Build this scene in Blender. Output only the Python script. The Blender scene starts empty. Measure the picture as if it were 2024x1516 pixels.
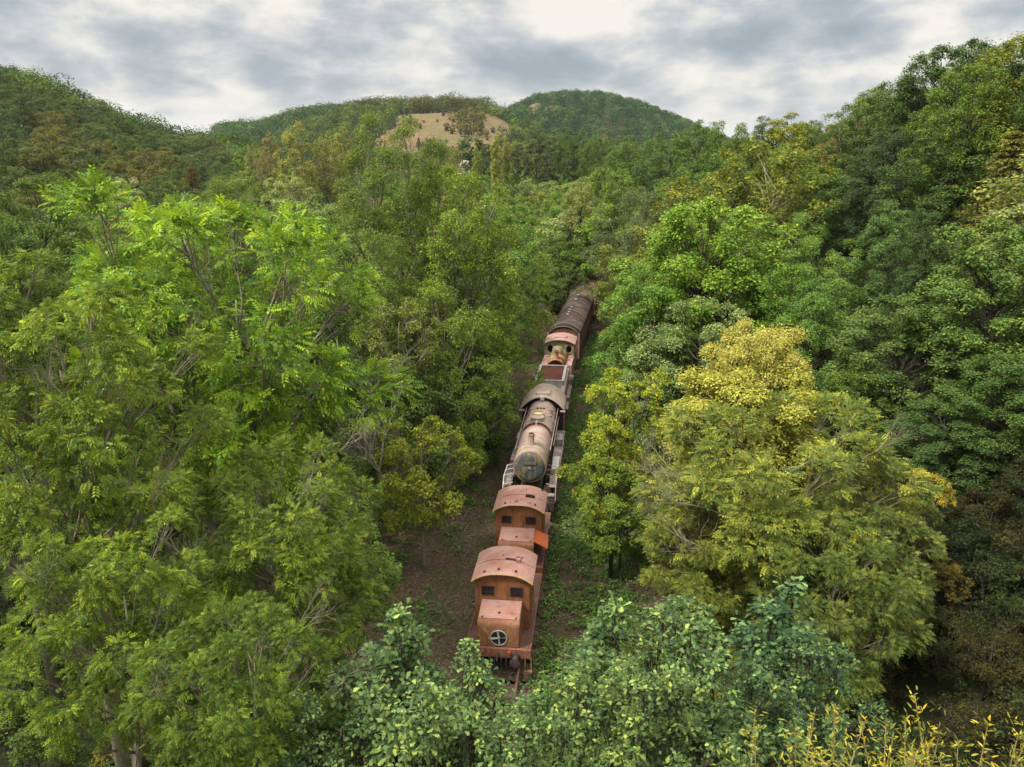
import bpy, math, random
import numpy as np
from mathutils import Vector, Matrix

# ---------------------------------------------------------------- camera, sky, sun, exposure
SC = bpy.context.scene
COL = SC.collection
CAMZ = 18.5
HAZE = 0.00007
F = 1574.0                                   # focal length in photo pixels (photo 2024 x 1516)
PITCH = math.atan(458 / F)
cs, cc = math.sin(PITCH), math.cos(PITCH)
cam_d = bpy.data.cameras.new("camera")
cam_d.sensor_width = 36.0
cam_d.lens = 36.0 * F / 2024
cam_d.clip_start = 0.1
cam_d.clip_end = 20000
cam = bpy.data.objects.new("camera", cam_d)
COL.objects.link(cam)
cam.location = (0, 0, CAMZ)
cam.rotation_euler = (math.pi / 2 - PITCH, 0, 0)
SC.camera = cam

SUN_EL, SUN_AZ = math.radians(52), math.radians(-118)    # azimuth from +Y towards +X: sun over the left shoulder
sd = bpy.data.lights.new("sun", 'SUN')
sd.energy = 3.5
sd.angle = math.radians(8)
sd.color = (1.0, 0.94, 0.84)
sun = bpy.data.objects.new("sun", sd)
COL.objects.link(sun)
dv = Vector((math.sin(SUN_AZ) * math.cos(SUN_EL), math.cos(SUN_AZ) * math.cos(SUN_EL), math.sin(SUN_EL)))
sun.rotation_euler = dv.to_track_quat('Z', 'Y').to_euler()

SC.view_settings.view_transform = 'Standard'
SC.view_settings.look = 'None'
SC.view_settings.exposure = 0.55
SC.view_settings.gamma = 1.0
SC.cycles.max_bounces = 5
SC.cycles.diffuse_bounces = 2
SC.cycles.glossy_bounces = 2
SC.cycles.transmission_bounces = 3
SC.cycles.caustics_reflective = False
SC.cycles.caustics_refractive = False


class NT:
    """small helper for node trees"""
    def __init__(s, tree):
        s.t = tree
        s.t.nodes.clear()

    def n(s, kind, **kw):
        nd = s.t.nodes.new(kind)
        for k, v in kw.items():
            if k.startswith('i_'):
                key = k[2:]
                key = int(key) if key.isdigit() else key.replace('_', ' ')
                nd.inputs[key].default_value = v
            else:
                setattr(nd, k, v)
        return nd

    def l(s, a, b):
        s.t.links.new(a, b)

    def math(s, op, a, b=None, clamp=False):
        nd = s.t.nodes.new('ShaderNodeMath')
        nd.operation = op
        nd.use_clamp = clamp
        for i, x in enumerate((a, b)):
            if x is None:
                continue
            if isinstance(x, (int, float)):
                nd.inputs[i].default_value = x
            else:
                s.l(x, nd.inputs[i])
        return nd.outputs[0]

    def mix(s, fac, a, b, blend='MIX'):
        nd = s.t.nodes.new('ShaderNodeMix')
        nd.data_type = 'RGBA'
        nd.blend_type = blend
        for i, x in ((0, fac), (6, a), (7, b)):
            if isinstance(x, (int, float)):
                nd.inputs[i].default_value = x
            elif isinstance(x, tuple):
                nd.inputs[i].default_value = x if len(x) == 4 else x + (1,)
            else:
                s.l(x, nd.inputs[i])
        return nd.outputs[2]

    def noise(s, vec, scale, detail=4, rough=0.55, dist=0.0):
        nd = s.n('ShaderNodeTexNoise')
        nd.inputs['Scale'].default_value = scale
        nd.inputs['Detail'].default_value = detail
        nd.inputs['Roughness'].default_value = rough
        nd.inputs['Distortion'].default_value = dist
        if vec is not None:
            s.l(vec, nd.inputs['Vector'])
        return nd.outputs['Fac']

    def ramp(s, fac, stops):
        nd = s.n('ShaderNodeValToRGB')
        cr = nd.color_ramp
        while len(cr.elements) < len(stops):
            cr.elements.new(0.5)
        for e, (p, c) in zip(cr.elements, stops):
            e.position = p
            e.color = c if len(c) == 4 else tuple(c) + (1,)
        s.l(fac, nd.inputs[0])
        return nd.outputs[0]

    def rng(s, v, a, b, c=0.0, d=1.0):
        nd = s.n('ShaderNodeMapRange', i_1=a, i_2=b, i_3=c, i_4=d)
        s.l(v, nd.inputs[0])
        return nd.outputs[0]


W = bpy.data.worlds.new("World")
SC.world = W
W.use_nodes = True
w = NT(W.node_tree)
tc = w.n('ShaderNodeTexCoord')
sep = w.n('ShaderNodeSeparateXYZ')
w.l(tc.outputs['Generated'], sep.inputs[0])
mp = w.n('ShaderNodeMapping')
mp.inputs['Location'].default_value = (0.35, 0.2, 0.1)
mp.inputs['Scale'].default_value = (1.0, 1.0, 2.3)
w.l(tc.outputs['Generated'], mp.inputs[0])
P = mp.outputs[0]
big = w.noise(P, 2.6, 2, 0.5, 0.3)
puff = w.noise(P, 4.4, 10, 0.58, 0.05)
fine = w.noise(P, 18.0, 6, 0.55, 0.2)
# the same puffs sampled a little lower: lit tops, darker bases
mp2 = w.n('ShaderNodeMapping')
mp2.inputs['Location'].default_value = (0.0, 0.0, 0.035)
w.l(P, mp2.inputs[0])
puff2 = w.noise(mp2.outputs[0], 5.0, 5, 0.5, 0.2)
edge = w.math('SUBTRACT', puff, puff2)
v = w.math('ADD', w.math('MULTIPLY', puff, 0.85), w.math('MULTIPLY', big, 0.55))
v = w.math('ADD', v, w.math('MULTIPLY', fine, 0.10))
v = w.math('ADD', v, w.math('MULTIPLY', edge, 1.1))
bil = w.math('SUBTRACT', 1.0, w.math('ABSOLUTE', w.math('SUBTRACT', w.math('MULTIPLY', w.noise(P, 7.0, 6, 0.5, 0.1), 2.0), 1.0)))
v = w.math('ADD', v, w.math('MULTIPLY', w.math('SUBTRACT', bil, 0.8), 0.8))
v = w.rng(v, 0.38, 1.13)
cloud = w.ramp(v, [(0.0, (0.30, 0.345, 0.39)), (0.30, (0.39, 0.43, 0.465)), (0.47, (0.50, 0.52, 0.54)),
                   (0.60, (0.62, 0.62, 0.615)), (0.72, (0.75, 0.725, 0.675)), (0.9, (0.88, 0.84, 0.76))])
low = w.rng(sep.outputs[2], 0.0, 0.06, 0.45, 0.0)
cloud = w.mix(low, cloud, (0.60, 0.64, 0.68))
sky = w.n('ShaderNodeTexSky', sky_type='NISHITA', sun_disc=False)
sky.sun_elevation = SUN_EL
sky.sun_rotation = SUN_AZ
skc = w.mix(1.0, sky.outputs[0], (0.1, 0.1, 0.1), 'MULTIPLY')
cmix = w.mix(0.90, skc, cloud)
cmix = w.mix(w.rng(sep.outputs[2], 0.2, 0.5, 0.0, 0.7), cmix, (0.80, 0.76, 0.70))
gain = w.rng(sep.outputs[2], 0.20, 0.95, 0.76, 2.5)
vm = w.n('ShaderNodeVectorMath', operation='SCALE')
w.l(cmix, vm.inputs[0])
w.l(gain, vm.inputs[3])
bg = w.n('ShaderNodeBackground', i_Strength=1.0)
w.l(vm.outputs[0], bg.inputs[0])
wo = w.n('ShaderNodeOutputWorld')
w.l(bg.outputs[0], wo.inputs[0])


# ---------------------------------------------------------------- helpers
def ray(px, py):
    """direction per metre of depth through a photo pixel, for measuring real positions"""
    u, v_ = (px - 1012) / F, (py - 758) / F
    return u, cc - v_ * cs, -(cs + v_ * cc)


def at_depth(px, py, d):
    a, b, c = ray(px, py)
    return a * d, b * d, CAMZ + c * d


def sm(t):
    t = np.clip(t, 0, 1)
    return t * t * (3 - 2 * t)


def link(name, mesh, parent=None):
    o = bpy.data.objects.new(name, mesh)
    COL.objects.link(o)
    if parent is not None:
        o.parent = parent
    return o


def tag(o, label=None, cat=None, group=None, kind=None):
    for k, v_ in (('label', label), ('category', cat), ('group', group), ('kind', kind)):
        if v_:
            o[k] = v_
    return o


def np_mesh(name, V, Q, mat, tint=None, smooth=False, tri=None):
    """V (n,3), Q (m,4) quads and optional tri (k,3)"""
    me = bpy.data.meshes.new(name)
    V = np.asarray(V, dtype=np.float32)
    Q = np.asarray(Q, dtype=np.int32).reshape(-1, 4)
    nq = len(Q)
    nt = 0 if tri is None else len(tri)
    me.vertices.add(len(V))
    me.vertices.foreach_set('co', V.ravel())
    loops = Q.ravel()
    starts = np.arange(nq) * 4
    tot = np.full(nq, 4)
    if nt:
        tri = np.asarray(tri, dtype=np.int32)
        loops = np.concatenate([loops, tri.ravel()])
        starts = np.concatenate([starts, nq * 4 + np.arange(nt) * 3])
        tot = np.concatenate([tot, np.full(nt, 3)])
    me.loops.add(len(loops))
    me.loops.foreach_set('vertex_index', loops.astype(np.int32))
    me.polygons.add(nq + nt)
    me.polygons.foreach_set('loop_start', starts.astype(np.int32))
    if tint is not None:
        at = me.attributes.new('tint', 'FLOAT', 'FACE')
        at.data.foreach_set('value', np.asarray(tint, dtype=np.float32))
    if smooth:
        me.polygons.foreach_set('use_smooth', np.ones(nq + nt, dtype=bool))
    me.update(calc_edges=True)
    if mat:
        me.materials.append(mat)
    return me


class MB:
    """collects shapes, builds one mesh object"""
    def __init__(s):
        s.v, s.f = [], []

    def add(s, vs, fs):
        o = len(s.v)
        s.v += [tuple(p) for p in vs]
        s.f += [tuple(i + o for i in f) for f in fs]
        return s

    def box(s, x0, x1, y0, y1, z0, z1):
        s.add([(x0, y0, z0), (x1, y0, z0), (x1, y1, z0), (x0, y1, z0), (x0, y0, z1), (x1, y0, z1), (x1, y1, z1), (x0, y1, z1)],
              [(0, 3, 2, 1), (4, 5, 6, 7), (0, 1, 5, 4), (1, 2, 6, 5), (2, 3, 7, 6), (3, 0, 4, 7)])
        return s

    def prism(s, prof, a0, a1, axis='y'):
        """polygon of (p,q) extruded: axis y -> profile in x,z ; axis x -> profile in y,z; axis z -> profile in x,y"""
        n = len(prof)
        f = {'y': lambda p, a: (p[0], a, p[1]), 'x': lambda p, a: (a, p[0], p[1]), 'z': lambda p, a: (p[0], p[1], a)}[axis]
        vs = [f(p, a0) for p in prof] + [f(p, a1) for p in prof]
        fs = [tuple(range(n)), tuple(range(2 * n - 1, n - 1, -1))]
        fs += [(i, n + i, n + (i + 1) % n, (i + 1) % n) for i in range(n)]
        s.add(vs, fs)
        return s

    def tube(s, pts, rad, n=6, cap=True):
        pts = [Vector(p) for p in pts]
        if not hasattr(rad, '__len__'):
            rad = [rad] * len(pts)
        o = len(s.v)
        up = None
        for i, p in enumerate(pts):
            t = (pts[min(i + 1, len(pts) - 1)] - pts[max(i - 1, 0)]).normalized()
            a = t.orthogonal().normalized() if up is None else (up - t * up.dot(t)).normalized()
            up = a
            b = t.cross(a)
            for k in range(n):
                an = 2 * math.pi * k / n
                s.v.append(tuple(p + (a * math.cos(an) + b * math.sin(an)) * rad[i]))
        for i in range(len(pts) - 1):
            for k in range(n):
                k2 = (k + 1) % n
                s.f.append((o + i * n + k, o + i * n + k2, o + (i + 1) * n + k2, o + (i + 1) * n + k))
        if cap:
            s.f.append(tuple(o + k for k in range(n))[::-1])
            s.f.append(tuple(o + (len(pts) - 1) * n + k for k in range(n)))
        return s

    def arc(s, hw, ze, rise, y0, y1, th=0.04, n=14, ny=1, holes=(), power=2.0):
        """curved roof shell over x -hw..hw, edges at ze, crown ze+rise"""
        def zf(x):
            return ze + rise * (1 - abs(x / hw) ** power)
        xs = [-hw * math.cos(math.pi * i / n) for i in range(n + 1)]
        ys = [y0 + (y1 - y0) * j / ny for j in range(ny + 1)]
        o = len(s.v)
        for dz in (0, th):
            for y in ys:
                for x in xs:
                    s.v.append((x, y, zf(x) + dz))
        L = (n + 1) * (ny + 1)
        idx = lambda i, j, k: o + k * L + j * (n + 1) + i
        for i in range(n):
            for j in range(ny):
                if (i, j) in holes:
                    continue
                s.f.append((idx(i, j, 1), idx(i + 1, j, 1), idx(i + 1, j + 1, 1), idx(i, j + 1, 1)))
                s.f.append((idx(i, j, 0), idx(i, j + 1, 0), idx(i + 1, j + 1, 0), idx(i + 1, j, 0)))
                for (a, b, c, d, ni, nj) in ((i, j, i + 1, j, i, j - 1), (i + 1, j, i + 1, j + 1, i + 1, j), (i + 1, j + 1, i, j + 1, i, j + 1), (i, j + 1, i, j, i - 1, j)):
                    if ni < 0 or nj < 0 or ni >= n or nj >= ny or (ni, nj) in holes:
                        s.f.append((idx(a, b, 0), idx(c, d, 0), idx(c, d, 1), idx(a, b, 1)))
        return s

    def disc(s, c, r, n=24, axis='y', th=0.03):
        d = {'y': (0, th, 0), 'z': (0, 0, th), 'x': (th, 0, 0)}[axis]
        return s.tube([c, tuple(a + b for a, b in zip(c, d))], r, n)

    def build(s, name, mat, parent=None, smooth=False, bevel=0):
        me = bpy.data.meshes.new(name)
        me.from_pydata(s.v, [], s.f)
        me.update()
        if mat:
            me.materials.append(mat)
        o = link(name, me, parent)
        if smooth:
            me.polygons.foreach_set('use_smooth', [True] * len(me.polygons))
            try:
                me.set_sharp_from_angle(angle=math.radians(40))
            except Exception:
                pass
        if bevel:
            b = o.modifiers.new('bevel', 'BEVEL')
            b.width = bevel
            b.segments = 2
            b.limit_method = 'ANGLE'
        return o


def empty(name, loc, rz=0.0):
    o = bpy.data.objects.new(name, None)
    COL.objects.link(o)
    o.location = loc
    o.rotation_euler = (0, 0, rz)
    o.empty_display_size = 0.3
    return o


# ---------------------------------------------------------------- materials
def new_mat(name):
    m = bpy.data.materials.new(name)
    m.use_nodes = True
    return m, NT(m.node_tree)


def finish(n, col, rough=0.7, metal=0.0, bump=None, bstr=0.3, bdist=0.02, spec=0.4):
    b = n.n('ShaderNodeBsdfPrincipled')
    for k, x in (('Base Color', col), ('Roughness', rough), ('Metallic', metal), ('Specular IOR Level', spec)):
        if isinstance(x, (int, float)):
            b.inputs[k].default_value = x
        elif isinstance(x, tuple):
            b.inputs[k].default_value = x if len(x) == 4 else x + (1,)
        else:
            n.l(x, b.inputs[k])
    if bump is not None:
        bn = n.n('ShaderNodeBump', i_Strength=bstr, i_Distance=bdist)
        n.l(bump, bn.inputs['Height'])
        n.l(bn.outputs[0], b.inputs['Normal'])
    o = n.n('ShaderNodeOutputMaterial')
    n.l(b.outputs[0], o.inputs[0])


def rust(name, base, dark, light, speck=0.5, streak=True, rough=0.75, scale=1.0, moss=None, chips=None):
    """weathered paint over rusty steel: patchy base, dark stains, pale worn film, specks"""
    m, n = new_mat(name)
    t = n.n('ShaderNodeTexCoord').outputs['Object']
    a = n.noise(t, 1.3 * scale, 6, 0.65, 0.3)
    c = n.mix(n.rng(a, 0.38, 0.62), base, light)
    b = n.noise(t, 3.1 * scale, 7, 0.7, 0.6)
    c = n.mix(n.math('MULTIPLY', n.rng(b, 0.52, 0.72), 0.8), c, dark)
    if streak:
        mpn = n.n('ShaderNodeMapping')
        mpn.inputs['Scale'].default_value = (9, 9, 0.8)
        n.l(t, mpn.inputs[0])
        st = n.noise(mpn.outputs[0], 1.4, 4, 0.6)
        c = n.mix(n.math('MULTIPLY', n.rng(st, 0.5, 0.68), 0.55), c, dark)
    if moss:
        ms = n.noise(t, 1.0 * scale, 6, 0.7, 0.5)
        c = n.mix(n.rng(ms, 0.5, 0.6), c, moss)
    if chips:
        ch = n.noise(t, 6 * scale, 4, 0.6, 1.0)
        c = n.mix(n.rng(ch, 0.60, 0.64), c, chips)
    f = n.noise(t, 38 * scale, 2, 0.5)
    c = n.mix(n.math('MULTIPLY', n.rng(f, 0.66, 0.70), speck), c, (0.62, 0.58, 0.52))
    finish(n, c, rough, 0.0, b, 0.25, 0.02, 0.3)
    return m


M = {}
M['roof_pink'] = rust('roof_pink', (0.30, 0.140, 0.105), (0.16, 0.075, 0.055), (0.35, 0.215, 0.185), 0.5, False)
M['side_orange'] = rust('side_orange', (0.21, 0.078, 0.028), (0.10, 0.036, 0.016), (0.27, 0.115, 0.05), 0.3)
M['side_brown'] = rust('side_brown', (0.18, 0.072, 0.034), (0.085, 0.035, 0.018), (0.25, 0.12, 0.065), 0.3)
M['flap_orange'] = rust('flap_orange', (0.40, 0.095, 0.03), (0.32, 0.075, 0.025), (0.44, 0.115, 0.04), 0.05, False, 0.6)
M['deck'] = rust('deck', (0.085, 0.04, 0.032), (0.04, 0.022, 0.018), (0.15, 0.075, 0.06), 0.6, False)
M['beam'] = rust('beam', (0.20, 0.075, 0.038), (0.07, 0.032, 0.02), (0.26, 0.12, 0.075), 0.4)
M['dark_iron'] = rust('dark_iron', (0.045, 0.032, 0.027), (0.02, 0.016, 0.014), (0.075, 0.05, 0.04), 0.15)
M['edge_yellow'] = rust('edge_yellow', (0.42, 0.30, 0.05), (0.14, 0.08, 0.03), (0.30, 0.20, 0.10), 0.2, False)
M['boiler_grey'] = rust('boiler_grey', (0.27, 0.215, 0.16), (0.14, 0.09, 0.06), (0.37, 0.28, 0.225), 0.5, True, 0.7, 1.0)
M['boiler_pink'] = rust('boiler_pink', (0.32, 0.215, 0.185), (0.17, 0.10, 0.08), (0.40, 0.305, 0.265), 0.5, True)
M['cab_grey'] = rust('cab_grey', (0.28, 0.225, 0.175), (0.15, 0.105, 0.07), (0.34, 0.27, 0.225), 0.5, False)
M['band_red'] = rust('band_red', (0.27, 0.075, 0.04), (0.13, 0.045, 0.03), (0.32, 0.12, 0.075), 0.3)
M['grey_white'] = rust('grey_white', (0.40, 0.38, 0.36), (0.14, 0.10, 0.085), (0.52, 0.50, 0.50), 0.3, False, 0.7, 2.0)
M['running'] = rust('running', (0.16, 0.11, 0.085), (0.07, 0.045, 0.035), (0.30, 0.27, 0.26), 0.5, False, 0.7, 1.4, None, (0.42, 0.40, 0.41))
M['coal_rust'] = rust('coal_rust', (0.155, 0.055, 0.034), (0.09, 0.034, 0.024), (0.20, 0.075, 0.045), 0.1)
M['tank_pink'] = rust('tank_pink', (0.30, 0.165, 0.14), (0.17, 0.085, 0.065), (0.37, 0.235, 0.205), 0.5)
M['moss_iron'] = rust('moss_iron', (0.29, 0.115, 0.052), (0.14, 0.06, 0.03), (0.34, 0.17, 0.09), 0.2, True, 0.75, 1.0, (0.27, 0.28, 0.10))
M['green_cab'] = rust('green_cab', (0.20, 0.20, 0.09), (0.13, 0.075, 0.04), (0.27, 0.26, 0.17), 0.4, True, 0.75, 1.6, (0.15, 0.10, 0.06))
M['wagon_brown'] = rust('wagon_brown', (0.115, 0.048, 0.034), (0.06, 0.028, 0.02), (0.17, 0.08, 0.055), 0.2)
M['wagon_pink'] = rust('wagon_pink', (0.25, 0.13, 0.11), (0.15, 0.07, 0.055), (0.34, 0.21, 0.185), 0.2)
M['bare_steel'] = rust('bare_steel', (0.25, 0.25, 0.235), (0.09, 0.075, 0.06), (0.34, 0.34, 0.32), 0.2, False, 0.5)
M['black'] = rust('black', (0.012, 0.011, 0.011), (0.008, 0.008, 0.008), (0.02, 0.018, 0.017), 0.0, False)
M['lamp_red'] = rust('lamp_red', (0.25, 0.04, 0.03), (0.13, 0.03, 0.02), (0.30, 0.07, 0.05), 0.1, False)

m, n = new_mat('interior_dark')  # glossy near-black with paler smudges; the cab's inner shade is in the colour
t = n.n('ShaderNodeTexCoord').outputs['Object']
finish(n, n.mix(n.rng(n.noise(t, 7, 5, 0.7), 0.5, 0.75), (0.006, 0.007, 0.008), (0.05, 0.045, 0.035)), n.rng(n.noise(t, 4, 4), 0.3, 0.7, 0.12, 0.6), 0, None, 0.1, 0.02, 0.5)
M['interior_dark'] = m
# smokebox door: blue-grey paint flaking to yellow rust in vertical runs
m, n = new_mat('smokebox_door')
t = n.n('ShaderNodeTexCoord').outputs['Object']
mpn = n.n('ShaderNodeMapping')
mpn.inputs['Scale'].default_value = (3.2, 3.2, 1.1)
n.l(t, mpn.inputs[0])
a = n.noise(mpn.outputs[0], 1.5, 6, 0.65, 0.4)
c = n.ramp(a, [(0.36, (0.035, 0.05, 0.06)), (0.48, (0.07, 0.085, 0.09)), (0.56, (0.16, 0.13, 0.06)), (0.66, (0.30, 0.18, 0.055)), (0.8, (0.12, 0.06, 0.03))])
finish(n, c, 0.7, 0, a, 0.2)
M['smoke_door'] = m
# wagon roof: bitumen felt with cross ribs, rust and moss edges
m, n = new_mat('wagon_roof')
t = n.n('ShaderNodeTexCoord').outputs['Object']
sx = n.n('ShaderNodeSeparateXYZ')
n.l(t, sx.inputs[0])
a = n.noise(t, 0.55, 6, 0.65, 0.5)
c = n.ramp(a, [(0.34, (0.055, 0.048, 0.044)), (0.47, (0.115, 0.088, 0.072)), (0.56, (0.18, 0.125, 0.095)), (0.68, (0.29, 0.19, 0.15))])
mpn = n.n('ShaderNodeMapping')
mpn.inputs['Scale'].default_value = (0.5, 5.0, 0.5)
n.l(t, mpn.inputs[0])
st = n.noise(mpn.outputs[0], 1.0, 4, 0.6)
c = n.mix(n.rng(st, 0.45, 0.62, 0.0, 0.75), c, (0.035, 0.026, 0.024))
ax = n.math('ABSOLUTE', sx.outputs[0])
c = n.mix(n.math('MULTIPLY', n.rng(n.math('MULTIPLY', sx.outputs[0], -1.0), 0.5, 1.3), n.rng(n.noise(t, 2.0), 0.4, 0.6)), c, (0.17, 0.15, 0.075))
finish(n, c, 0.85, 0, st, 0.6, 0.05, 0.2)
M['wagon_roof'] = m


def leaf_mat(name, back=(1.25, 1.2, 1.1), trans=0.28, warm=(1.9, 1.35, 0.7), warm_at=0.93, gloss=0.22, mul=1.0, stops=None):
    m, n = new_mat(name)
    oi = n.n('ShaderNodeObjectInfo')
    at = n.n('ShaderNodeAttribute', attribute_name='tint')
    tint = at.outputs['Fac']
    r = oi.outputs['Random']
    base = oi.outputs['Color']
    # old dull, fresh pale leaves; spread widened to imitate lit leaves and dark gaps
    c = n.mix(1.0, base, n.ramp(tint, stops or [(0.0, (0.26, 0.34, 0.42)), (0.40, (0.68, 0.76, 0.82)), (0.72, (1.25, 1.2, 1.0)), (1.0, (2.5, 2.15, 1.5))]), 'MULTIPLY')
    c2 = n.mix(1.0, base, warm, 'MULTIPLY')
    c = n.mix(n.rng(tint, warm_at, warm_at + 0.02), c, c2)
    hv = n.ramp(r, [(0.0, (0.86, 0.92, 1.0)), (0.5, (1, 1, 1)), (1.0, (1.14, 1.06, 0.9))])
    c = n.mix(1.0, c, hv, 'MULTIPLY')
    geo = n.n('ShaderNodeNewGeometry')
    cb = n.mix(1.0, c, back, 'MULTIPLY')
    c = n.mix(geo.outputs['Backfacing'], c, cb)
    if mul != 1.0:
        c = n.mix(1.0, c, (mul, mul, mul), 'MULTIPLY')
    d = n.n('ShaderNodeBsdfDiffuse')
    n.l(c, d.inputs[0])
    tr = n.n('ShaderNodeBsdfTranslucent')
    n.l(n.mix(1.0, c, (1.25, 1.15, 0.5), 'MULTIPLY'), tr.inputs[0])
    mx = n.n('ShaderNodeMixShader', i_0=trans)
    n.l(d.outputs[0], mx.inputs[1])
    n.l(tr.outputs[0], mx.inputs[2])
    g = n.n('ShaderNodeBsdfGlossy', i_Roughness=0.42)
    g.inputs['Color'].default_value = (0.9, 0.95, 1.0, 1)
    fr = n.n('ShaderNodeFresnel', i_IOR=1.38)
    mx2 = n.n('ShaderNodeMixShader')
    n.l(n.math('MULTIPLY', fr.outputs[0], gloss * 3), mx2.inputs[0])
    n.l(mx.outputs[0], mx2.inputs[1])
    n.l(g.outputs[0], mx2.inputs[2])
    o = n.n('ShaderNodeOutputMaterial')
    n.l(mx2.outputs[0], o.inputs[0])
    return m


M['leaf'] = leaf_mat('leaf', gloss=0.06, mul=1.85)
M['leaf_gold'] = leaf_mat('leaf_gold', warm=(1.15, 1.0, 0.6), warm_at=0.9, gloss=0.05, mul=1.7, stops=[(0.0, (0.35, 0.42, 0.35)), (0.4, (0.8, 0.85, 0.8)), (0.72, (1.2, 1.2, 1.1)), (1.0, (1.8, 1.75, 1.6))])
M['leaf_ash'] = leaf_mat('leaf_ash', (1.35, 1.25, 1.2), 0.32, (1.5, 1.15, 0.7), 0.975, 0.08, 1.6, [(0.0, (0.22, 0.30, 0.36)), (0.42, (0.62, 0.70, 0.75)), (0.74, (1.3, 1.25, 1.0)), (1.0, (2.9, 2.5, 1.7))])
M['leaf_oak'] = leaf_mat('leaf_oak', (1.35, 1.3, 1.2), 0.22, (2.4, 1.8, 0.6), 0.995, 0.12, 1.4, [(0.0, (0.26, 0.36, 0.46)), (0.45, (0.60, 0.74, 0.78)), (0.66, (1.2, 1.2, 1.0)), (1.0, (3.0, 2.75, 2.3))])
M['leaf_shoot'] = leaf_mat('leaf_shoot', (1.2, 1.2, 1.2), 0.3, (1.9, 1.25, 0.5), 0.94, 0.12, 1.5)
M['leaf_silver'] = leaf_mat('leaf_silver', (2.0, 1.9, 2.2), 0.3, (1.5, 1.4, 1.2), 0.9, 0.25)
M['leaf_far'] = leaf_mat('leaf_far', (1.1, 1.1, 1.1), 0.25, (1.7, 1.15, 0.7), 0.95, 0.0, 1.5)


def bark(name, a_, b_, c_):
    m, n = new_mat(name)
    t = n.n('ShaderNodeTexCoord').outputs['Object']
    x = n.noise(t, 2.2, 5, 0.65, 0.4)
    y = n.noise(t, 9, 4, 0.6)
    c = n.mix(n.rng(x, 0.42, 0.58), a_, b_)
    c = n.mix(n.rng(y, 0.55, 0.68, 0, 0.7), c, c_)
    finish(n, c, 0.9, 0, y, 0.5, 0.03, 0.2)
    return m


M['bark_grey'] = bark('bark_grey', (0.22, 0.21, 0.16), (0.15, 0.135, 0.09), (0.33, 0.25, 0.05))
M['bark_dark'] = bark('bark_dark', (0.06, 0.05, 0.04), (0.035, 0.03, 0.024), (0.10, 0.09, 0.07))
M['bark_pale'] = bark('bark_pale', (0.33, 0.31, 0.27), (0.22, 0.20, 0.17), (0.42, 0.40, 0.37))
M['shoot'] = bark('shoot', (0.30, 0.24, 0.12), (0.22, 0.14, 0.06), (0.42, 0.38, 0.22))

# ---------------------------------------------------------------- terrain
def az_of(px, py=280):
    a, b, c = ray(px, py)
    return math.degrees(math.atan2(a, b))


def crest(tab, r):
    """photo skyline of bare ground -> (azimuths, ground heights at distance r)"""
    A, Z = [], []
    for px, py in tab:
        a, b, c = ray(px, py)
        A.append(math.degrees(math.atan2(a, b)))
        Z.append(CAMZ + c * r / math.hypot(a, b))
    return np.array(A), np.array(Z)


LAYERS = [  # crest table, crest distance, foot distance
    ([(-700, 60), (-300, 110), (0, 192), (100, 220), (200, 262), (300, 298), (400, 318), (470, 325), (530, 345), (600, 400)], 380, 120),
    ([(200, 300), (380, 282), (430, 272), (520, 264), (600, 240), (700, 232), (800, 230), (900, 250), (1000, 300)], 850, 480),
    ([(520, 300), (600, 262), (700, 234), (780, 228), (850, 226), (900, 224), (960, 226), (1000, 238), (1050, 262), (1120, 300)], 640, 300),
    ([(900, 300), (960, 250), (1000, 232), (1060, 204), (1120, 198), (1190, 200), (1250, 214), (1300, 232), (1360, 256), (1460, 300), (1700, 330)], 900, 450),
]
LAYERS = [crest(t, r) + (r, r0) for t, r, r0 in LAYERS]


def track_x(y):
    return -0.5 + 0.11 * (y - 25.2) + 0.0011 * max(0.0, y - 50) ** 2


def G(x, y):
    x = np.asarray(x, dtype=float)
    y = np.asarray(y, dtype=float)
    r = np.hypot(x, y)
    az = np.degrees(np.arctan2(x, y))
    z = np.zeros_like(r)
    for A, Z, rc, r0 in LAYERS:
        h = np.interp(az, A, Z, left=Z[0], right=Z[-1])
        h = np.maximum(h, 0)
        up = sm((r - r0) / (rc - r0)) ** 0.9
        dn = 1 - 0.8 * sm((r - rc) / (rc * 1.1))
        z = np.maximum(z, h * up * dn)
    x0 = 12 + np.maximum(0, y - 110) * 0.5
    hill = 17 * np.tanh(np.maximum(0, 0.45 * (x - x0)) ** 1.15 / 17)
    hill = hill * sm((y + 60) / 60)
    z = z + hill
    und = 0.35 * np.sin(x * 0.21 + 1.3) * np.cos(y * 0.17 + 0.4) + 0.2 * np.sin(x * 0.53 + y * 0.37)
    tx = -0.5 + 0.11 * (y - 25.2) + 0.0011 * np.maximum(0, np.minimum(y, 140) - 50) ** 2
    und = und * sm((np.abs(x - tx) - 2.0) / 6.0)
    micro = 0.05 * np.sin(x * 2.3 + 0.7 * y) * np.sin(y * 1.9 - x * 0.6) * sm((np.abs(x - tx) - 1.6) / 1.0)
    return z + und + micro


Gf = lambda x, y: float(G(np.array([x]), np.array([y]))[0])

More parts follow.
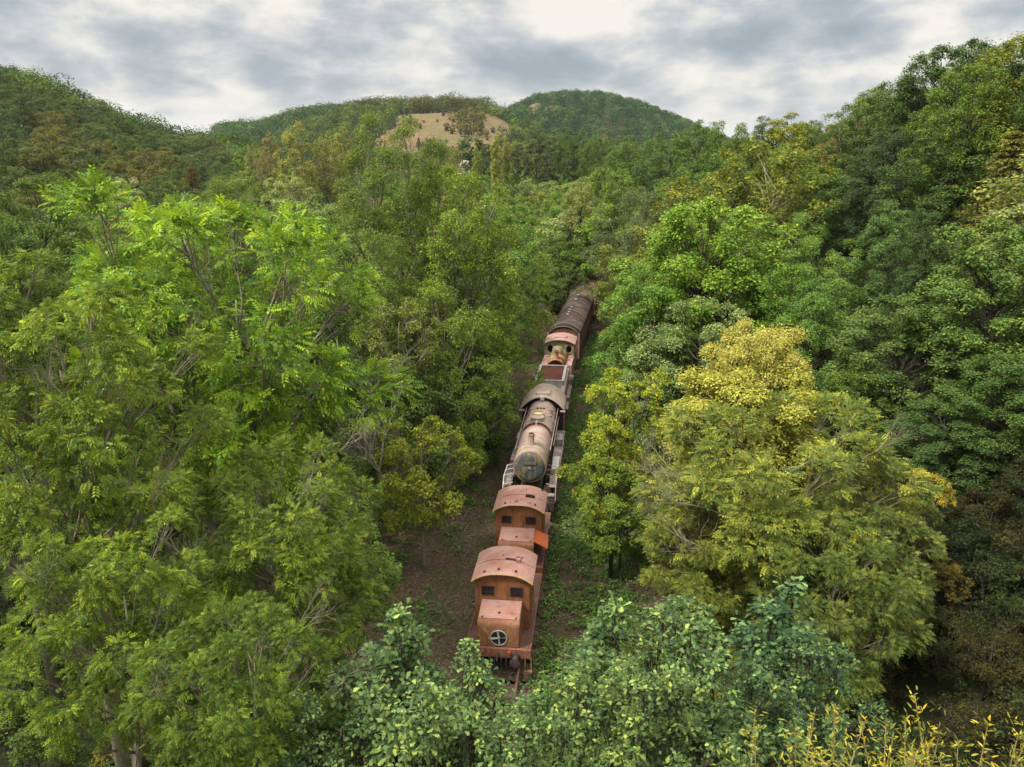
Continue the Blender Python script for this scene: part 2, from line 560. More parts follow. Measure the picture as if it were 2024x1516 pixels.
azs = np.concatenate([np.arange(-180, -60, 6.0), np.arange(-60, -42, 1.5), np.arange(-42, 42, 0.35), np.arange(42, 60, 1.5), np.arange(60, 180, 6.0)])
rs = np.concatenate([[0.5], np.arange(2, 110, 1.1), np.arange(110, 300, 5), np.arange(300, 900, 7), np.arange(900, 1500, 40), [1700, 2100, 2800, 4000, 6000]])
AA, RR = np.meshgrid(np.radians(azs), rs)
X, Y = RR * np.sin(AA), RR * np.cos(AA)
Z = G(X, Y)
nr, na = X.shape
V = np.stack([X.ravel(), Y.ravel(), Z.ravel()], 1)
i, j = np.meshgrid(np.arange(nr - 1), np.arange(na), indexing='ij')
j2 = (j + 1) % na
Q = np.stack([(i * na + j).ravel(), (i * na + j2).ravel(), ((i + 1) * na + j2).ravel(), ((i + 1) * na + j).ravel()], 1)
Q = Q[:, ::-1]
V = np.vstack([V, [[0, 0, float(G(np.array([0.0]), np.array([0.0]))[0])]]])
tri = np.stack([np.full(na, nr * na), (np.arange(na) + 1) % na, np.arange(na)], 1)


def in_field(x, y):
    """0..1: dry open hillside"""
    r = np.hypot(x, y)
    az = np.degrees(np.arctan2(x, y))
    a0, a1 = az_of(775), az_of(1008)
    wob = 0.35 * np.sin(r * 0.05) + 0.25 * np.sin(r * 0.021 + 1)
    f = sm((az - a0 - wob - 1.2 * sm((r - 560) / 80) + 0.9 * sm((520 - r) / 60)) / 0.25) * sm((a1 - az + wob) / 0.3) * sm((r - 425) / 15) * sm((640 - 22 * np.maximum(0, az + 2.2) - 9 * np.maximum(0, -5.5 - az) - r + 5 * np.sin(az * 3)) / 8)
    # two openings on the far hill
    for px, py_r, hw, rr, hr in ((1052, 0, 0.55, 800, 60), (1025, 0, 0.6, 690, 45), (1085, 0, 0.4, 760, 30)):
        a = az_of(px)
        f = np.maximum(f, sm((1.0 - ((az - a) / hw) ** 2 - ((r - rr) / hr) ** 2) * 3))
    return f


fld = in_field(V[:, 0], V[:, 1])
m, n = new_mat('ground')
geo = n.n('ShaderNodeNewGeometry')
p = geo.outputs['Position']
a = n.noise(p, 0.6, 6, 0.62, 0.3)
b = n.noise(p, 5.0, 6, 0.7)
d = n.noise(p, 30.0, 3, 0.6)
c = n.ramp(b, [(0.3, (0.034, 0.023, 0.015)), (0.5, (0.078, 0.052, 0.034)), (0.62, (0.125, 0.088, 0.058)), (0.78, (0.19, 0.15, 0.105))])
c = n.mix(n.rng(d, 0.5, 0.75, 0, 0.5), c, (0.13, 0.095, 0.07))
g2 = n.noise(p, 2.2, 6, 0.75)
c = n.mix(n.math('MULTIPLY', n.rng(a, 0.47, 0.6), n.rng(g2, 0.42, 0.6)), c, (0.038, 0.058, 0.014))
spk = n.n('ShaderNodeTexVoronoi', i_Scale=3.2)
n.l(p, spk.inputs['Vector'])
c = n.mix(n.math('LESS_THAN', spk.outputs['Distance'], 0.07), c, (0.38, 0.36, 0.33))
att = n.n('ShaderNodeAttribute', attribute_name='field')
f1 = n.noise(p, 0.045, 6, 0.7, 0.4)
f2 = n.noise(p, 0.35, 5, 0.7)
f3 = n.noise(p, 1.1, 4, 0.7)
fc = n.ramp(f2, [(0.35, (0.08, 0.055, 0.028)), (0.5, (0.145, 0.098, 0.050)), (0.66, (0.23, 0.165, 0.092))])
fc = n.mix(n.rng(f3, 0.5, 0.62, 0, 0.75), fc, (0.12, 0.085, 0.035))
fc = n.mix(n.rng(f1, 0.47, 0.60, 0, 0.8), fc, (0.10, 0.105, 0.04))
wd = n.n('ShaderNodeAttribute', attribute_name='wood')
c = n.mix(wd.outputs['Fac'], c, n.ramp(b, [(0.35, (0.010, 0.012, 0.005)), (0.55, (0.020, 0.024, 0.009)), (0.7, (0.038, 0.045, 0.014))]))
fn = n.noise(p, 0.12, 5, 0.7)
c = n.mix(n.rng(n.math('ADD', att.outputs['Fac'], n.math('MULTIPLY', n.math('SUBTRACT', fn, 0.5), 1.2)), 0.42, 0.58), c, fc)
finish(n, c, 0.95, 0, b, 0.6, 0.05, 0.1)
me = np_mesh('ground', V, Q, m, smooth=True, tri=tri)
at = me.attributes.new('field', 'FLOAT', 'POINT')
at.data.foreach_set('value', fld.astype(np.float32))
txg = -0.5 + 0.11 * (V[:, 1] - 25.2) + 0.0011 * np.maximum(0, np.minimum(V[:, 1], 140) - 50) ** 2
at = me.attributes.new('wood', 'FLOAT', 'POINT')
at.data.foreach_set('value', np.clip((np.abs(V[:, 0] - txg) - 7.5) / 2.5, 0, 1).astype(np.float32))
ground = tag(link('ground', me), 'brown leaf-littered valley floor rising into hills', kind='structure')

# ---------------------------------------------------------------- railway track
RAIL = 0.24
mr = rust('rail_rust', (0.10, 0.05, 0.035), (0.05, 0.028, 0.02), (0.16, 0.09, 0.07), 0.2, False)
msl = rust('sleeper_wood', (0.085, 0.06, 0.048), (0.045, 0.032, 0.026), (0.14, 0.10, 0.085), 0.3, False)


def track_pt(y, off=0.0):
    dx = 0.11 + 0.0022 * max(0.0, y - 50)
    L = math.hypot(1, dx)
    return track_x(y) + off / L, y - off * dx / L


track = empty('railway_track', (0, 0, 0))
tag(track, 'rusty single railway track with sunken sleepers under the derelict train', 'railway track')
for sgn in (-1, 1):
    mb = MB()
    prof = [(-0.06, 0.10), (0.06, 0.10), (0.06, 0.12), (0.012, 0.135), (0.012, 0.205), (0.035, 0.215), (0.035, RAIL), (-0.035, RAIL), (-0.035, 0.215), (-0.012, 0.205), (-0.012, 0.135), (-0.06, 0.12)]
    vs, npf = [], len(prof)
    ys = list(np.arange(8, 118, 2.0))
    for y in ys:
        for (po, pz) in prof:
            x_, y_ = track_pt(y, sgn * 0.75 + po)
            vs.append((x_, y_, pz))
    fs = []
    for k in range(len(ys) - 1):
        for q in range(npf):
            q2 = (q + 1) % npf
            fs.append((k * npf + q, k * npf + q2, (k + 1) * npf + q2, (k + 1) * npf + q))
    mb.add(vs, fs)
    mb.build('rail', mr, track)
rr_ = random.Random(4)
for k in range(62):
    y = 12.0 + k * 0.64
    a_ = math.atan(0.11)
    hw = 1.22 + rr_.uniform(-0.06, 0.06)
    mb = MB()
    dz = rr_.choice((-0.09, -0.085, -0.095, -0.03, -0.09, -0.1))
    mb.prism([(-0.13, -0.15), (0.13, -0.15), (0.125, 0.085 + dz), (0.10, 0.10 + dz), (-0.10, 0.10 + dz), (-0.125, 0.085 + dz)], -hw, hw, 'x')
    o = mb.build('sleeper', msl, track)
    o.location = (track_x(y), y, 0)
    o.rotation_euler = (0, 0, -a_ + rr_.uniform(-0.03, 0.03))


# ---------------------------------------------------------------- vehicles
def on_track(name, y0, y1, label, cat, z=RAIL, group=None):
    """empty at the front of a vehicle, +Y along the train away from the camera"""
    x0, x1 = track_x(y0), track_x(y1)
    e = empty(name, (x0, y0, z), -math.atan2(x1 - x0, y1 - y0))
    tag(e, label, cat, group)
    return e


def wheel_pair(parent, y, r=0.45, spokes=0):
    mb = MB()
    mb.tube([(-0.95, y, r), (0.95, y, r)], 0.07, 8)
    for s in (-1, 1):
        x = 0.75 * s
        mb.tube([(x - 0.065, y, r), (x + 0.065, y, r)], r, 28)
        mb.tube([(x - 0.09 * s, y, r), (x - 0.065 * s, y, r)], r + 0.03, 28)
        mb.tube([(x, y, r), (x + 0.1 * s, y, r)], r * 0.3, 14)
    return mb.build('wheelset', M['dark_iron'], parent, True)


def buffer(parent, x, y, z, back=False):
    d = 1 if back else -1
    mb = MB()
    mb.tube([(x, y, z), (x, y + d * 0.08, z), (x, y + d * 0.08, z), (x, y + d * 0.34, z)], [0.15, 0.15, 0.10, 0.09], 18)
    mb.tube([(x, y + d * 0.34, z), (x, y + d * 0.42, z)], [0.05, 0.05], 12)
    mb.tube([(x, y + d * 0.42, z), (x, y + d * 0.455, z), (x, y + d * 0.475, z)], [0.19, 0.185, 0.10], 24)
    return mb.build('buffer', M['dark_iron'], parent, True)


def shunter(y0, y1, label, second):
    R = on_track('diesel_shunter', y0, y1, label, 'diesel locomotive')
    L = math.hypot(y1 - y0, track_x(y1) - track_x(y0))
    D = 0.93                                    # deck top above rail
    fr = MB()
    fr.box(-1.16, 1.16, 0.12, L - 0.12, D - 0.06, D)
    for s in (-1, 1):
        fr.box(s * 0.62 - 0.04, s * 0.62 + 0.04, 0.12, L - 0.12, D - 0.42, D - 0.06)
    for y in (0.9, 2.0, 3.2, 4.4):
        fr.box(-0.58, 0.58, y, y + 0.08, D - 0.36, D - 0.06)
    fr.build('deck', M['deck'], R, bevel=0.01)
    # raised steel edge around the deck
    ed = MB()
    for s in (-1, 1):
        ed.box(s * 1.18 - 0.02, s * 1.18 + 0.02, 0.12, L - 0.12, D - 0.16, D + 0.045)
    ed.build('deck_edge', M['beam'], R, bevel=0.006)
    for y, nm in ((0.0, 0), (L - 0.12, 1)):
        b = MB()
        b.box(-1.2, 1.2, y, y + 0.12, D - 0.34, D + 0.02)
        b.box(-1.2, -0.95, y - 0.015 if not nm else y + 0.12, y if not nm else y + 0.135, D - 0.30, D - 0.02)
        b.box(0.95, 1.2, y - 0.015 if not nm else y + 0.12, y if not nm else y + 0.135, D - 0.30, D - 0.02)
        o = b.build('buffer_beam', M['beam'], R, bevel=0.012)
    buffer(R, 0.55 if second else 0.66, 0, D - 0.24)
    if second:
        buffer(R, -0.6, 0, D - 0.24)
    buffer(R, 0.66, L, D - 0.24, True)
    buffer(R, -0.66, L, D - 0.24, True)
    if not second:
        lamp = MB()
        lamp.tube([(0.42, -0.10, D - 0.10), (0.42, -0.02, D - 0.10), (0.42, 0.0, D - 0.10)], [0.06, 0.085, 0.085], 16)
        lamp.build('tail_lamp', M['lamp_red'], R, True)
        lamp = MB()
        lamp.tube([(-0.55, -0.05, D - 0.12), (-0.55, -0.015, D - 0.12), (-0.55, 0.0, D - 0.12)], [0.07, 0.09, 0.09], 16)
        lamp.build('tail_lamp', M['lamp_red'], R, True)
        hk = MB()
        hk.tube([(0, 0, D - 0.16), (0, -0.22, D - 0.18), (0, -0.30, D - 0.28), (0, -0.24, D - 0.36)], [0.04, 0.035, 0.03, 0.02], 8)
        hk.build('coupling_hook', M['dark_iron'], R, True)
        for x, ln in ((-0.32, 0.62), (-0.12, 0.75), (0.12, 0.72), (0.3, 0.5), (-0.75, 0.45)):
            h = MB()
            h.tube([(x, -0.02, D - 0.25), (x + 0.02, -0.09, D - 0.32), (x, -0.08, D - 0.3 - ln * 0.5), (x + 0.03, -0.04, D - 0.3 - ln)], [0.022, 0.022, 0.02, 0.025], 6)
            h.build('brake_hose', M['dark_iron'], R, True)
        st = MB()
        st.box(0.98, 1.02, -0.03, 0.0, D - 0.78, D - 0.28)
        st.box(1.2, 1.24, -0.03, 0.0, D - 0.78, D - 0.28)
        st.box(0.96, 1.26, -0.16, 0.0, D - 0.82, D - 0.78)
        st.build('step', M['beam'], R)
    wheel_pair(R, 1.35)
    wheel_pair(R, L - 1.45)
    # engine hood, rounded front edge
    hw, h0, h1, ht = 0.78, 0.14, 1.38, 1.15
    hood = MB()
    prof = [(h0, D), (h0, D + ht - 0.36), (h0 + 0.015, D + ht - 0.27), (h0 + 0.05, D + ht - 0.20), (h0 + 0.11, D + ht - 0.155), (h0 + 0.20, D + ht - 0.13), (h1, D + ht + 0.03), (h1, D)]
    if not second:
        hood.prism(prof, -hw, hw, 'x')
        hood.build('hood', M['side_brown'], R, True, bevel=0.03)
    else:
        # right side of the hood is open: the panel hangs out sideways
        hood.prism(prof, -hw, -hw + 0.03, 'x')
        n_ = len(prof)
        vs = [(-hw + 0.03, a_, b_) for a_, b_ in prof[:-1]] + [(hw, a_, b_) for a_, b_ in prof[:-1]]
        k = n_ - 1
        hood.add(vs, [(q, q + 1, k + q + 1, k + q) for q in range(k - 1)])
        vs = [(-hw + 0.03, a_ + 0.02, b_ - 0.02) for a_, b_ in prof[:-1]] + [(hw, a_ + 0.02, b_ - 0.02) for a_, b_ in prof[:-1]]
        hood.add(vs, [(k + q, k + q + 1, q + 1, q) for q in range(k - 1)])
        hood.box(hw - 0.03, hw, h0 + 0.03, h1, D, D + 0.12)
        hood.box(hw - 0.03, hw, h1 - 0.1, h1, D + 0.12, D + ht - 0.03)
        hood.build('hood', M['side_brown'], R, True)
        eng = MB()
        eng.box(-0.4, 0.4, 0.35, 1.3, D, D + 0.7)
        eng.tube([(-0.3, 0.5, D + 0.7), (-0.3, 0.5, D + 0.85)], 0.1, 12)
        eng.tube([(0.1, 0.8, D + 0.7), (0.1, 0.8, D + 0.9)], 0.13, 12)
        eng.build('engine', M['black'], R, bevel=0.03)
        fl = MB()
        # hinged at the hood's upper side edge, propped outwards
        q = [(hw + 0.005, h0 + 0.12, D + ht - 0.05), (hw + 0.005, h1 - 0.05, D + ht - 0.02), (hw + 0.56, h1 - 0.0, D + ht - 0.30), (hw + 0.60, h0 + 0.10, D + ht - 0.36)]
        nrm = Vector((0.35, 0, 0.93)) * 0.02
        fl.add([tuple(Vector(a_) - nrm) for a_ in q] + [tuple(Vector(a_) + nrm) for a_ in q],
               [(0, 1, 2, 3), (7, 6, 5, 4), (0, 4, 5, 1), (1, 5, 6, 2), (2, 6, 7, 3), (3, 7, 4, 0)])
        o = fl.build('side_flap', M['flap_orange'], R)
        tag(o, 'bright orange flap hanging open beside the hood')
    lid = MB()
    lid.prism([(h0 + 0.21, D + ht - 0.125), (h1 - 0.03, D + ht + 0.028), (h1 - 0.03, D + ht + 0.05), (h0 + 0.21, D + ht - 0.102)], -hw + 0.03, hw - 0.03, 'x')
    lid.build('hood_lid', M['roof_pink'], R, bevel=0.008)
    cp = MB()
    cp.tube([(-0.02, h0 + 0.5, D + ht - 0.08), (-0.02, h0 + 0.5, D + ht - 0.03), (-0.02, h0 + 0.5, D + ht - 0.01)], [0.05, 0.05, 0.025], 12)
    for s in (-1, 1):
        cp.box(s * 0.62 - 0.03, s * 0.62 + 0.03, h0 + 0.22, h0 + 0.29, D + ht - 0.13, D + ht - 0.075)
    cp.build('filler_cap', M['dark_iron'], R)
    if not second:
        fx, fz, fr_ = 0.02, D + 0.39, 0.30
        well = MB()
        well.tube([(fx, h0 - 0.012, fz), (fx, h0 - 0.006, fz)], fr_, 36)
        well.build('fan_opening', M['black'], R)
        fan = MB()
        pts = [(fx + fr_ * math.cos(a_), h0 - 0.02, fz + fr_ * math.sin(a_)) for a_ in np.linspace(0, 2 * math.pi, 37)]
        fan.tube(pts, 0.022, 8, False)
        fan.tube([(fx, h0 - 0.05, fz), (fx, h0 - 0.015, fz)], [0.05, 0.06], 16)
        for q in range(4):
            an = q * math.pi / 2 + 0.08
            ca, sa = math.cos(an), math.sin(an)
            def P_(r_, s_, dy):
                return (fx + r_ * ca - s_ * sa, h0 - dy, fz + r_ * sa + s_ * ca)
            fan.add([P_(0.03, -0.025, 0.02), P_(0.03, 0.025, 0.04), P_(fr_ - 0.015, 0.055, 0.045), P_(fr_ - 0.015, -0.03, 0.018)], [(0, 1, 2, 3)])
            fan.add([P_(0.03, -0.025, 0.017), P_(0.03, 0.025, 0.037), P_(fr_ - 0.015, 0.055, 0.042), P_(fr_ - 0.015, -0.03, 0.015)], [(3, 2, 1, 0)])
        fan.build('fan', M['bare_steel'], R)
        yl = MB()
        def patch(pts_):
            yl.prism(pts_, h0 - 0.004, h0 - 0.001, 'y')
        r1 = random.Random(5)
        for (x0_, z0_, x1_, z1_, w_) in ((-0.56, 0.93, -0.36, 0.62, 0.07), (-0.37, 0.50, -0.28, 0.30, 0.04), (-0.74, 0.62, -0.62, 0.36, 0.055), (-0.68, 0.32, -0.60, 0.22, 0.05),
                                         (0.52, 0.50, 0.34, 0.22, 0.05), (0.62, 0.78, 0.60, 0.70, 0.03), (0.55, 0.62, 0.50, 0.57, 0.04), (0.72, 0.42, 0.64, 0.2, 0.045), (0.34, 0.93, 0.38, 0.90, 0.02), (0.60, 0.6, 0.64, 0.56, 0.03), (-0.5, 0.28, -0.46, 0.22, 0.03)):
            N_ = 6
            up_, dn_ = [], []
            for q in range(N_ + 1):
                tt = q / N_
                ww = w_ * (0.45 + 0.55 * math.sin(math.pi * tt)) * r1.uniform(0.6, 1.1)
                x_ = x0_ + (x1_ - x0_) * tt
                z_ = D + (z0_ + (z1_ - z0_) * tt) * 0.82
                up_.append((x_ + ww * 0.6, z_ + ww * 0.2))
                dn_.append((x_ - ww * 0.6, z_ - ww * 0.2))
            patch(up_ + dn_[::-1])
        my, ny_ = new_mat('old_yellow_paint')
        tt = ny_.n('ShaderNodeTexCoord').outputs['Object']
        finish(ny_, ny_.mix(ny_.rng(ny_.noise(tt, 12, 4, 0.7), 0.45, 0.6), (0.46, 0.27, 0.015), (0.26, 0.12, 0.02)), 0.6)
        yl.build('paint_stripe', my, R)
    # cab
    c0, c1, cw, cz0, cz1 = h1, h1 + 1.93, 1.02, D, D + 1.96
    fz0, fz1 = D + 1.36, D + 1.73                # window opening heights
    for y, nm in ((c0, 'f'), (c1 - 0.05, 'r')):
        wl = MB()
        wins = [(-0.77, -0.31), (0.31, 0.77)]
        wl.box(-cw, cw, y, y + 0.05, cz0, fz0)
        wl.box(-cw, wins[0][0], y, y + 0.05, fz0, fz1)
        wl.box(wins[0][1], wins[1][0], y, y + 0.05, fz0, fz1)
        wl.box(wins[1][1], cw, y, y + 0.05, fz0, fz1)
        prof = [(-cw, fz1), (cw, fz1)] + [(x_, cz1 + 0.30 * (1 - abs(x_ / 1.13) ** 2.6)) for x_ in np.linspace(cw, -cw, 13)]
        wl.prism(prof, y, y + 0.05, 'y')
        if nm == 'f':
            wl.box(-0.19, -0.17, y - 0.012, y, fz0 - 0.2, cz1 + 0.2)
            wl.box(0.19, 0.21, y - 0.012, y, fz0 - 0.2, cz1 + 0.2)
        wl.build('cab_end_wall', M['side_orange'], R)
        rv = MB()
        for x_ in (-cw + 0.04, -0.225, 0.245, cw - 0.04):
            for q in range(11):
                z_ = cz0 + 0.15 + q * 0.165
                if nm == 'f' and abs(x_) < 0.8 and z_ < D + 1.25:
                    continue
                rv.box(x_ - 0.011, x_ + 0.011, y - 0.010 if nm == 'f' else y + 0.05, y if nm == 'f' else y + 0.06, z_ - 0.011, z_ + 0.011)
        ro = rv.build('rivets', M['dark_iron'], R)
        ro['kind'] = 'stuff'
        for (a_, b_) in wins:
            fm = MB()
            yy = y - 0.012 if nm == 'f' else y + 0.05
            for q in ((a_ - 0.02, b_ + 0.02, fz0 - 0.02, fz0 + 0.015), (a_ - 0.02, b_ + 0.02, fz1 - 0.015, fz1 + 0.02), (a_ - 0.02, a_ + 0.015, fz0, fz1), (b_ - 0.015, b_ + 0.02, fz0, fz1)):
                fm.box(q[0], q[1], yy, yy + 0.012, q[2], q[3])
            # rounded corners
            for cx_, cz_, sx_, sz_ in ((a_, fz0, 1, 1), (b_, fz0, -1, 1), (a_, fz1, 1, -1), (b_, fz1, -1, -1)):
                fm.prism([(cx_, cz_), (cx_ + 0.09 * sx_, cz_), (cx_ + 0.03 * sx_, cz_ + 0.03 * sz_), (cx_, cz_ + 0.09 * sz_)], yy + 0.002, yy + 0.01, 'y')
            wf = fm.build('window_frame', M['dark_iron'] if not second else M['deck'], R)
            pn = MB()
            pn.box(a_ - 0.005, b_ + 0.005, y + 0.022, y + 0.028, fz0 - 0.005, fz1 + 0.005)  # dark sheet filling the window, interior shade put into its colour
            pn.build('shade_pane', M['interior_dark'], wf)
    for s in (-1, 1):
        wl = MB()
        x0_, x1_ = (s * cw - 0.025, s * cw + 0.025)
        wl.box(x0_, x1_, c0 + 0.05, c0 + 0.62, cz0, cz1 + 0.06)
        wl.box(x0_, x1_, c0 + 0.62, c0 + 1.25, cz0 + 1.95, cz1 + 0.06)
        wl.box(x0_, x1_, c0 + 1.25, c1 - 0.05, cz0, cz0 + 1.3)
        wl.box(x0_, x1_, c0 + 1.25, c1 - 0.05, cz0 + 1.8, cz1 + 0.06)
        wl.box(x0_, x1_, c1 - 0.15, c1 - 0.05, cz0 + 1.3, cz0 + 1.8)
        wl.build('cab_side_wall', M['side_orange'], R)
        hr = MB()
        for q in (c0 + 0.56, c0 + 1.31):
            hr.tube([(s * (cw + 0.06), q, cz0 + 0.5), (s * (cw + 0.06), q, cz0 + 1.5)], 0.014, 8)
            for zz_ in (0.52, 1.48):
                hr.tube([(s * cw, q, cz0 + zz_), (s * (cw + 0.06), q, cz0 + zz_)], 0.012, 6)
        hr.build('handrail', M['edge_yellow'], R)
    ins = MB()
    ins.box(-0.7, 0.7, c0 + 0.07, c0 + 0.5, cz0 + 0.01, cz0 + 1.1)
    ins.tube([(0.45, c0 + 1.2, cz0), (0.45, c0 + 1.2, cz0 + 0.6)], 0.04, 8)
    ins.box(0.25, 0.65, c0 + 1.0, c0 + 1.4, cz0 + 0.6, cz0 + 0.68)
    ins.build('control_desk', M['black'], R)
    roof = MB()
    ny_ = 12
    holes = {(9, 6), (9, 5), (10, 6), (10, 5)} if second else {(8, 6), (9, 6)}
    roof.arc(1.16, cz1 - 0.02, 0.36, c0 - 0.15, c1 + 0.14, 0.035, 16, ny_, holes, 2.6)
    roof.build('cab_roof', M['roof_pink'], R, True)
    rim = MB()
    xs = np.linspace(-1.16, 1.16, 22)
    for y in (c0 - 0.15, c1 + 0.14):
        rim.tube([(x_, y, cz1 + 0.36 * (1 - abs(x_ / 1.16) ** 2.6)) for x_ in xs], 0.024, 6)
    rim.build('roof_rim', M['edge_yellow'], R, True)
    seam = MB()
    ym = c0 + 0.98
    seam.tube([(x_, ym, cz1 + 0.022 + 0.36 * (1 - abs(x_ / 1.16) ** 2.6)) for x_ in xs[1:-1] if not (0.25 < x_ < 0.72)], 0.009, 4)
    seam.build('roof_seam', M['side_brown'], R)
    hx = 0.36
    zt = cz1 + 0.34
    if second:
        h = MB()
        h.add([(0.53, ym - 0.2, zt - 0.07), (0.70, ym - 0.15, zt - 0.10), (0.66, ym + 0.16, zt - 0.30), (0.50, ym + 0.15, zt - 0.25)], [(0, 1, 2, 3)])
        h.build('torn_sheet', M['side_brown'], R)
        vt = MB()
        vt.box(-0.17, -0.09, c0 + 0.15, c0 + 0.23, zt, zt + 0.17)
        vt.build('vent_pipe', M['bare_steel'], R, bevel=0.01)
        bolts = ((-0.62, 0.12, 1), (-0.38, 0.16, 0), (0.5, 0.22, 0), (0.72, 0.16, 1), (0.2, 1.6, 0), (0.9, 1.95, 1))
    else:
        h = MB()
        h.box(0.42, 0.60, ym - 0.11, ym + 0.02, zt - 0.06, zt + 0.13)
        h.build('hatch_box', M['roof_pink'], R, bevel=0.01)
        h = MB()
        h.prism([(0.22, ym + 0.10), (0.56, ym + 0.08), (0.62, ym + 0.26), (0.42, ym + 0.36), (0.28, ym + 0.30)], zt - 0.005, zt + 0.012, 'z')
        for q in ((0.20, ym + 0.1, 0.10, ym + 0.28), (0.60, ym + 0.02, 0.78, ym - 0.12), (0.6, ym + 0.25, 0.68, ym + 0.36)):
            h.tube([(q[0], q[1], zt + 0.012), (q[2], q[3], zt + 0.0)], 0.012, 5)
        h.build('torn_sheet', M['deck'], R)
        bolts = ((-0.68, 0.12, 1), (-0.15, 0.2, 1), (0.5, 0.18, 1), (-0.1, 1.3, 0))
    bl = MB()
    for bx, by, big_ in bolts:
        zb = cz1 + 0.01 + 0.36 * (1 - abs(bx / 1.16) ** 2.6)
        bl.tube([(bx, c0 + by, zb), (bx, c0 + by, zb + 0.03 + 0.03 * big_)], 0.025 + 0.02 * big_, 8)
    bl.build('roof_bolt', M['dark_iron'], R)
    # rear hood behind the cab
    rh = MB()
    rh.box(-0.62, 0.62, c1 + 0.0, L - 0.3, D + 0.002, D + 0.55)
    rh.build('rear_locker', M['side_brown'], R, bevel=0.03)
    return R


sh1 = shunter(25.05, 30.55, 'rusty orange diesel shunter nearest the rails, round fan and flaked yellow paint on its hood', False)
sh2 = shunter(31.05, 36.55, 'rusty orange diesel shunter with a bright orange side flap hanging open, second in the train', True)


# steam locomotive with smoke deflectors
def lathe_y(mb, prof, cx, cz, n=36, cap=True):
    """(y, r) profile around a lengthwise axis"""
    mb.tube([(cx, y, cz) for y, r in prof], [r for y, r in prof], n, cap)
    return mb


S = on_track('steam_locomotive', 37.95, 50.3, 'long rusty grey steam locomotive with wide curved cab roof and round blue-ochre smokebox door', 'steam locomotive')
BZ = 2.72                                       # boiler axis above rail
mb = MB()
mb.box(-0.55, -0.45, 0.2, 12.1, 0.75, 1.35)
mb.box(0.45, 0.55, 0.2, 12.1, 0.75, 1.35)
for y in (0.8, 2.6, 4.4, 6.2, 8.0, 9.8, 11.6):
    mb.box(-0.45, 0.45, y, y + 0.12, 0.8, 1.3)
mb.box(-0.42, 0.42, 0.6, 1.9, 1.3, 1.95)
mb.build('frame', M['dark_iron'], S)
mb = MB()
mb.box(-1.3, 1.3, -0.55, -0.43, 0.62, 1.06)
mb.box(-1.05, 1.05, -0.43, 0.25, 0.98, 1.06)
mb.build('buffer_beam', M['dark_iron'], S, bevel=0.01)
buffer(S, 0.87, -0.55, 0.82)
buffer(S, -0.87, -0.55, 0.82)
for y in (2.5, 4.0, 5.5, 7.0):
    wheel_pair(S, y + 0.6, 0.7)
wheel_pair(S, 1.1, 0.42)
for s in (-1, 1):
    c = MB()
    lathe_y(c, [(0.35, 0.30), (0.36, 0.40), (1.35, 0.40), (1.36, 0.30)], s * 1.12, 0.78, 24)
    c.box(s * 1.12 - 0.28, s * 1.12 + 0.28, 0.45, 1.25, 1.12, 1.42)
    c.build('cylinder', M['dark_iron'], S, True)
    c = MB()
    c.box(s * 1.3 - 0.03, s * 1.3 + 0.03, 1.4, 8.2, 0.55, 0.68)
    c.box(s * 1.22 - 0.05, s * 1.22 + 0.05, 1.4, 3.2, 0.74, 0.84)
    c.build('coupling_rod', M['dark_iron'], S)
mb = MB()
lathe_y(mb, [(0.12, 0.83), (0.14, 0.865), (0.24, 0.87), (0.26, 0.85), (1.9, 0.85)], 0, BZ)
mb.build('smokebox', M['boiler_grey'], S, True)
mb = MB()
lathe_y(mb, [(0.0, 0.05), (0.005, 0.45), (0.03, 0.66), (0.07, 0.755), (0.115, 0.78), (0.13, 0.78)], 0, BZ)
o = mb.build('smokebox_door', M['smoke_door'], S, True)
mb = MB()
mb.tube([(0, 0.01, BZ), (0, -0.06, BZ)], 0.05, 12)
mb.tube([(-0.1, -0.05, BZ), (0.12, -0.05, BZ - 0.06)], 0.015, 6)
pts = [(0.80 * math.sin(a_), 0.105, BZ + 0.80 * math.cos(a_)) for a_ in np.linspace(-2.2, 2.2, 32)]
mb.tube(pts, 0.012, 6)
mb.build('door_fitting', M['boiler_grey'], S)
mb = MB()
lathe_y(mb, [(1.9, 0.855), (2.0, 0.865), (2.05, 0.855), (4.05, 0.855), (4.1, 0.865), (4.16, 0.855)], 0, BZ)
mb.build('boiler_barrel', M['boiler_pink'], S, True)
mb = MB()
lathe_y(mb, [(4.16, 0.80), (4.95, 0.80)], 0, BZ)
mb.build('boiler_band', M['band_red'], S, True)
mb = MB()
lathe_y(mb, [(4.95, 0.80), (4.97, 0.865), (7.0, 0.87), (7.02, 0.885), (7.08, 0.885), (7.1, 0.87), (9.3, 0.87)], 0, BZ)
mb.build('boiler_casing', M['boiler_pink'], S, True)
mb = MB()
for k in range(4):                              # bands and rivet line
    y = (0.75, 1.35, 3.0, 6.1)[k]
    pts = [(0.862 * math.sin(a_), y, BZ + 0.862 * math.cos(a_)) for a_ in np.linspace(-2, 2, 26)]
    if k == 3:
        pts = [(p_[0] * 1.015, p_[1], BZ + (p_[2] - BZ) * 1.015) for p_ in pts]
    mb.tube(pts, 0.014, 5)
mb.build('boiler_strap', M['cab_grey'], S)
mb = MB()                                       # saddle plate under the dome
prof = []
vs, fs = [], []
for k, a_ in enumerate(np.linspace(-1.1, 1.1, 15)):
    for r_ in (0.875, 0.93):
        for y in (4.55, 5.45):
            vs.append((r_ * math.sin(a_), y, BZ + r_ * math.cos(a_)))
for k in range(14):
    b_ = k * 4
    fs += [(b_ + 2, b_ + 3, b_ + 7, b_ + 6), (b_, b_ + 4, b_ + 5, b_ + 1), (b_, b_ + 2, b_ + 6, b_ + 4), (b_ + 1, b_ + 5, b_ + 7, b_ + 3)]
fs += [(0, 1, 3, 2), (56, 58, 59, 57)]
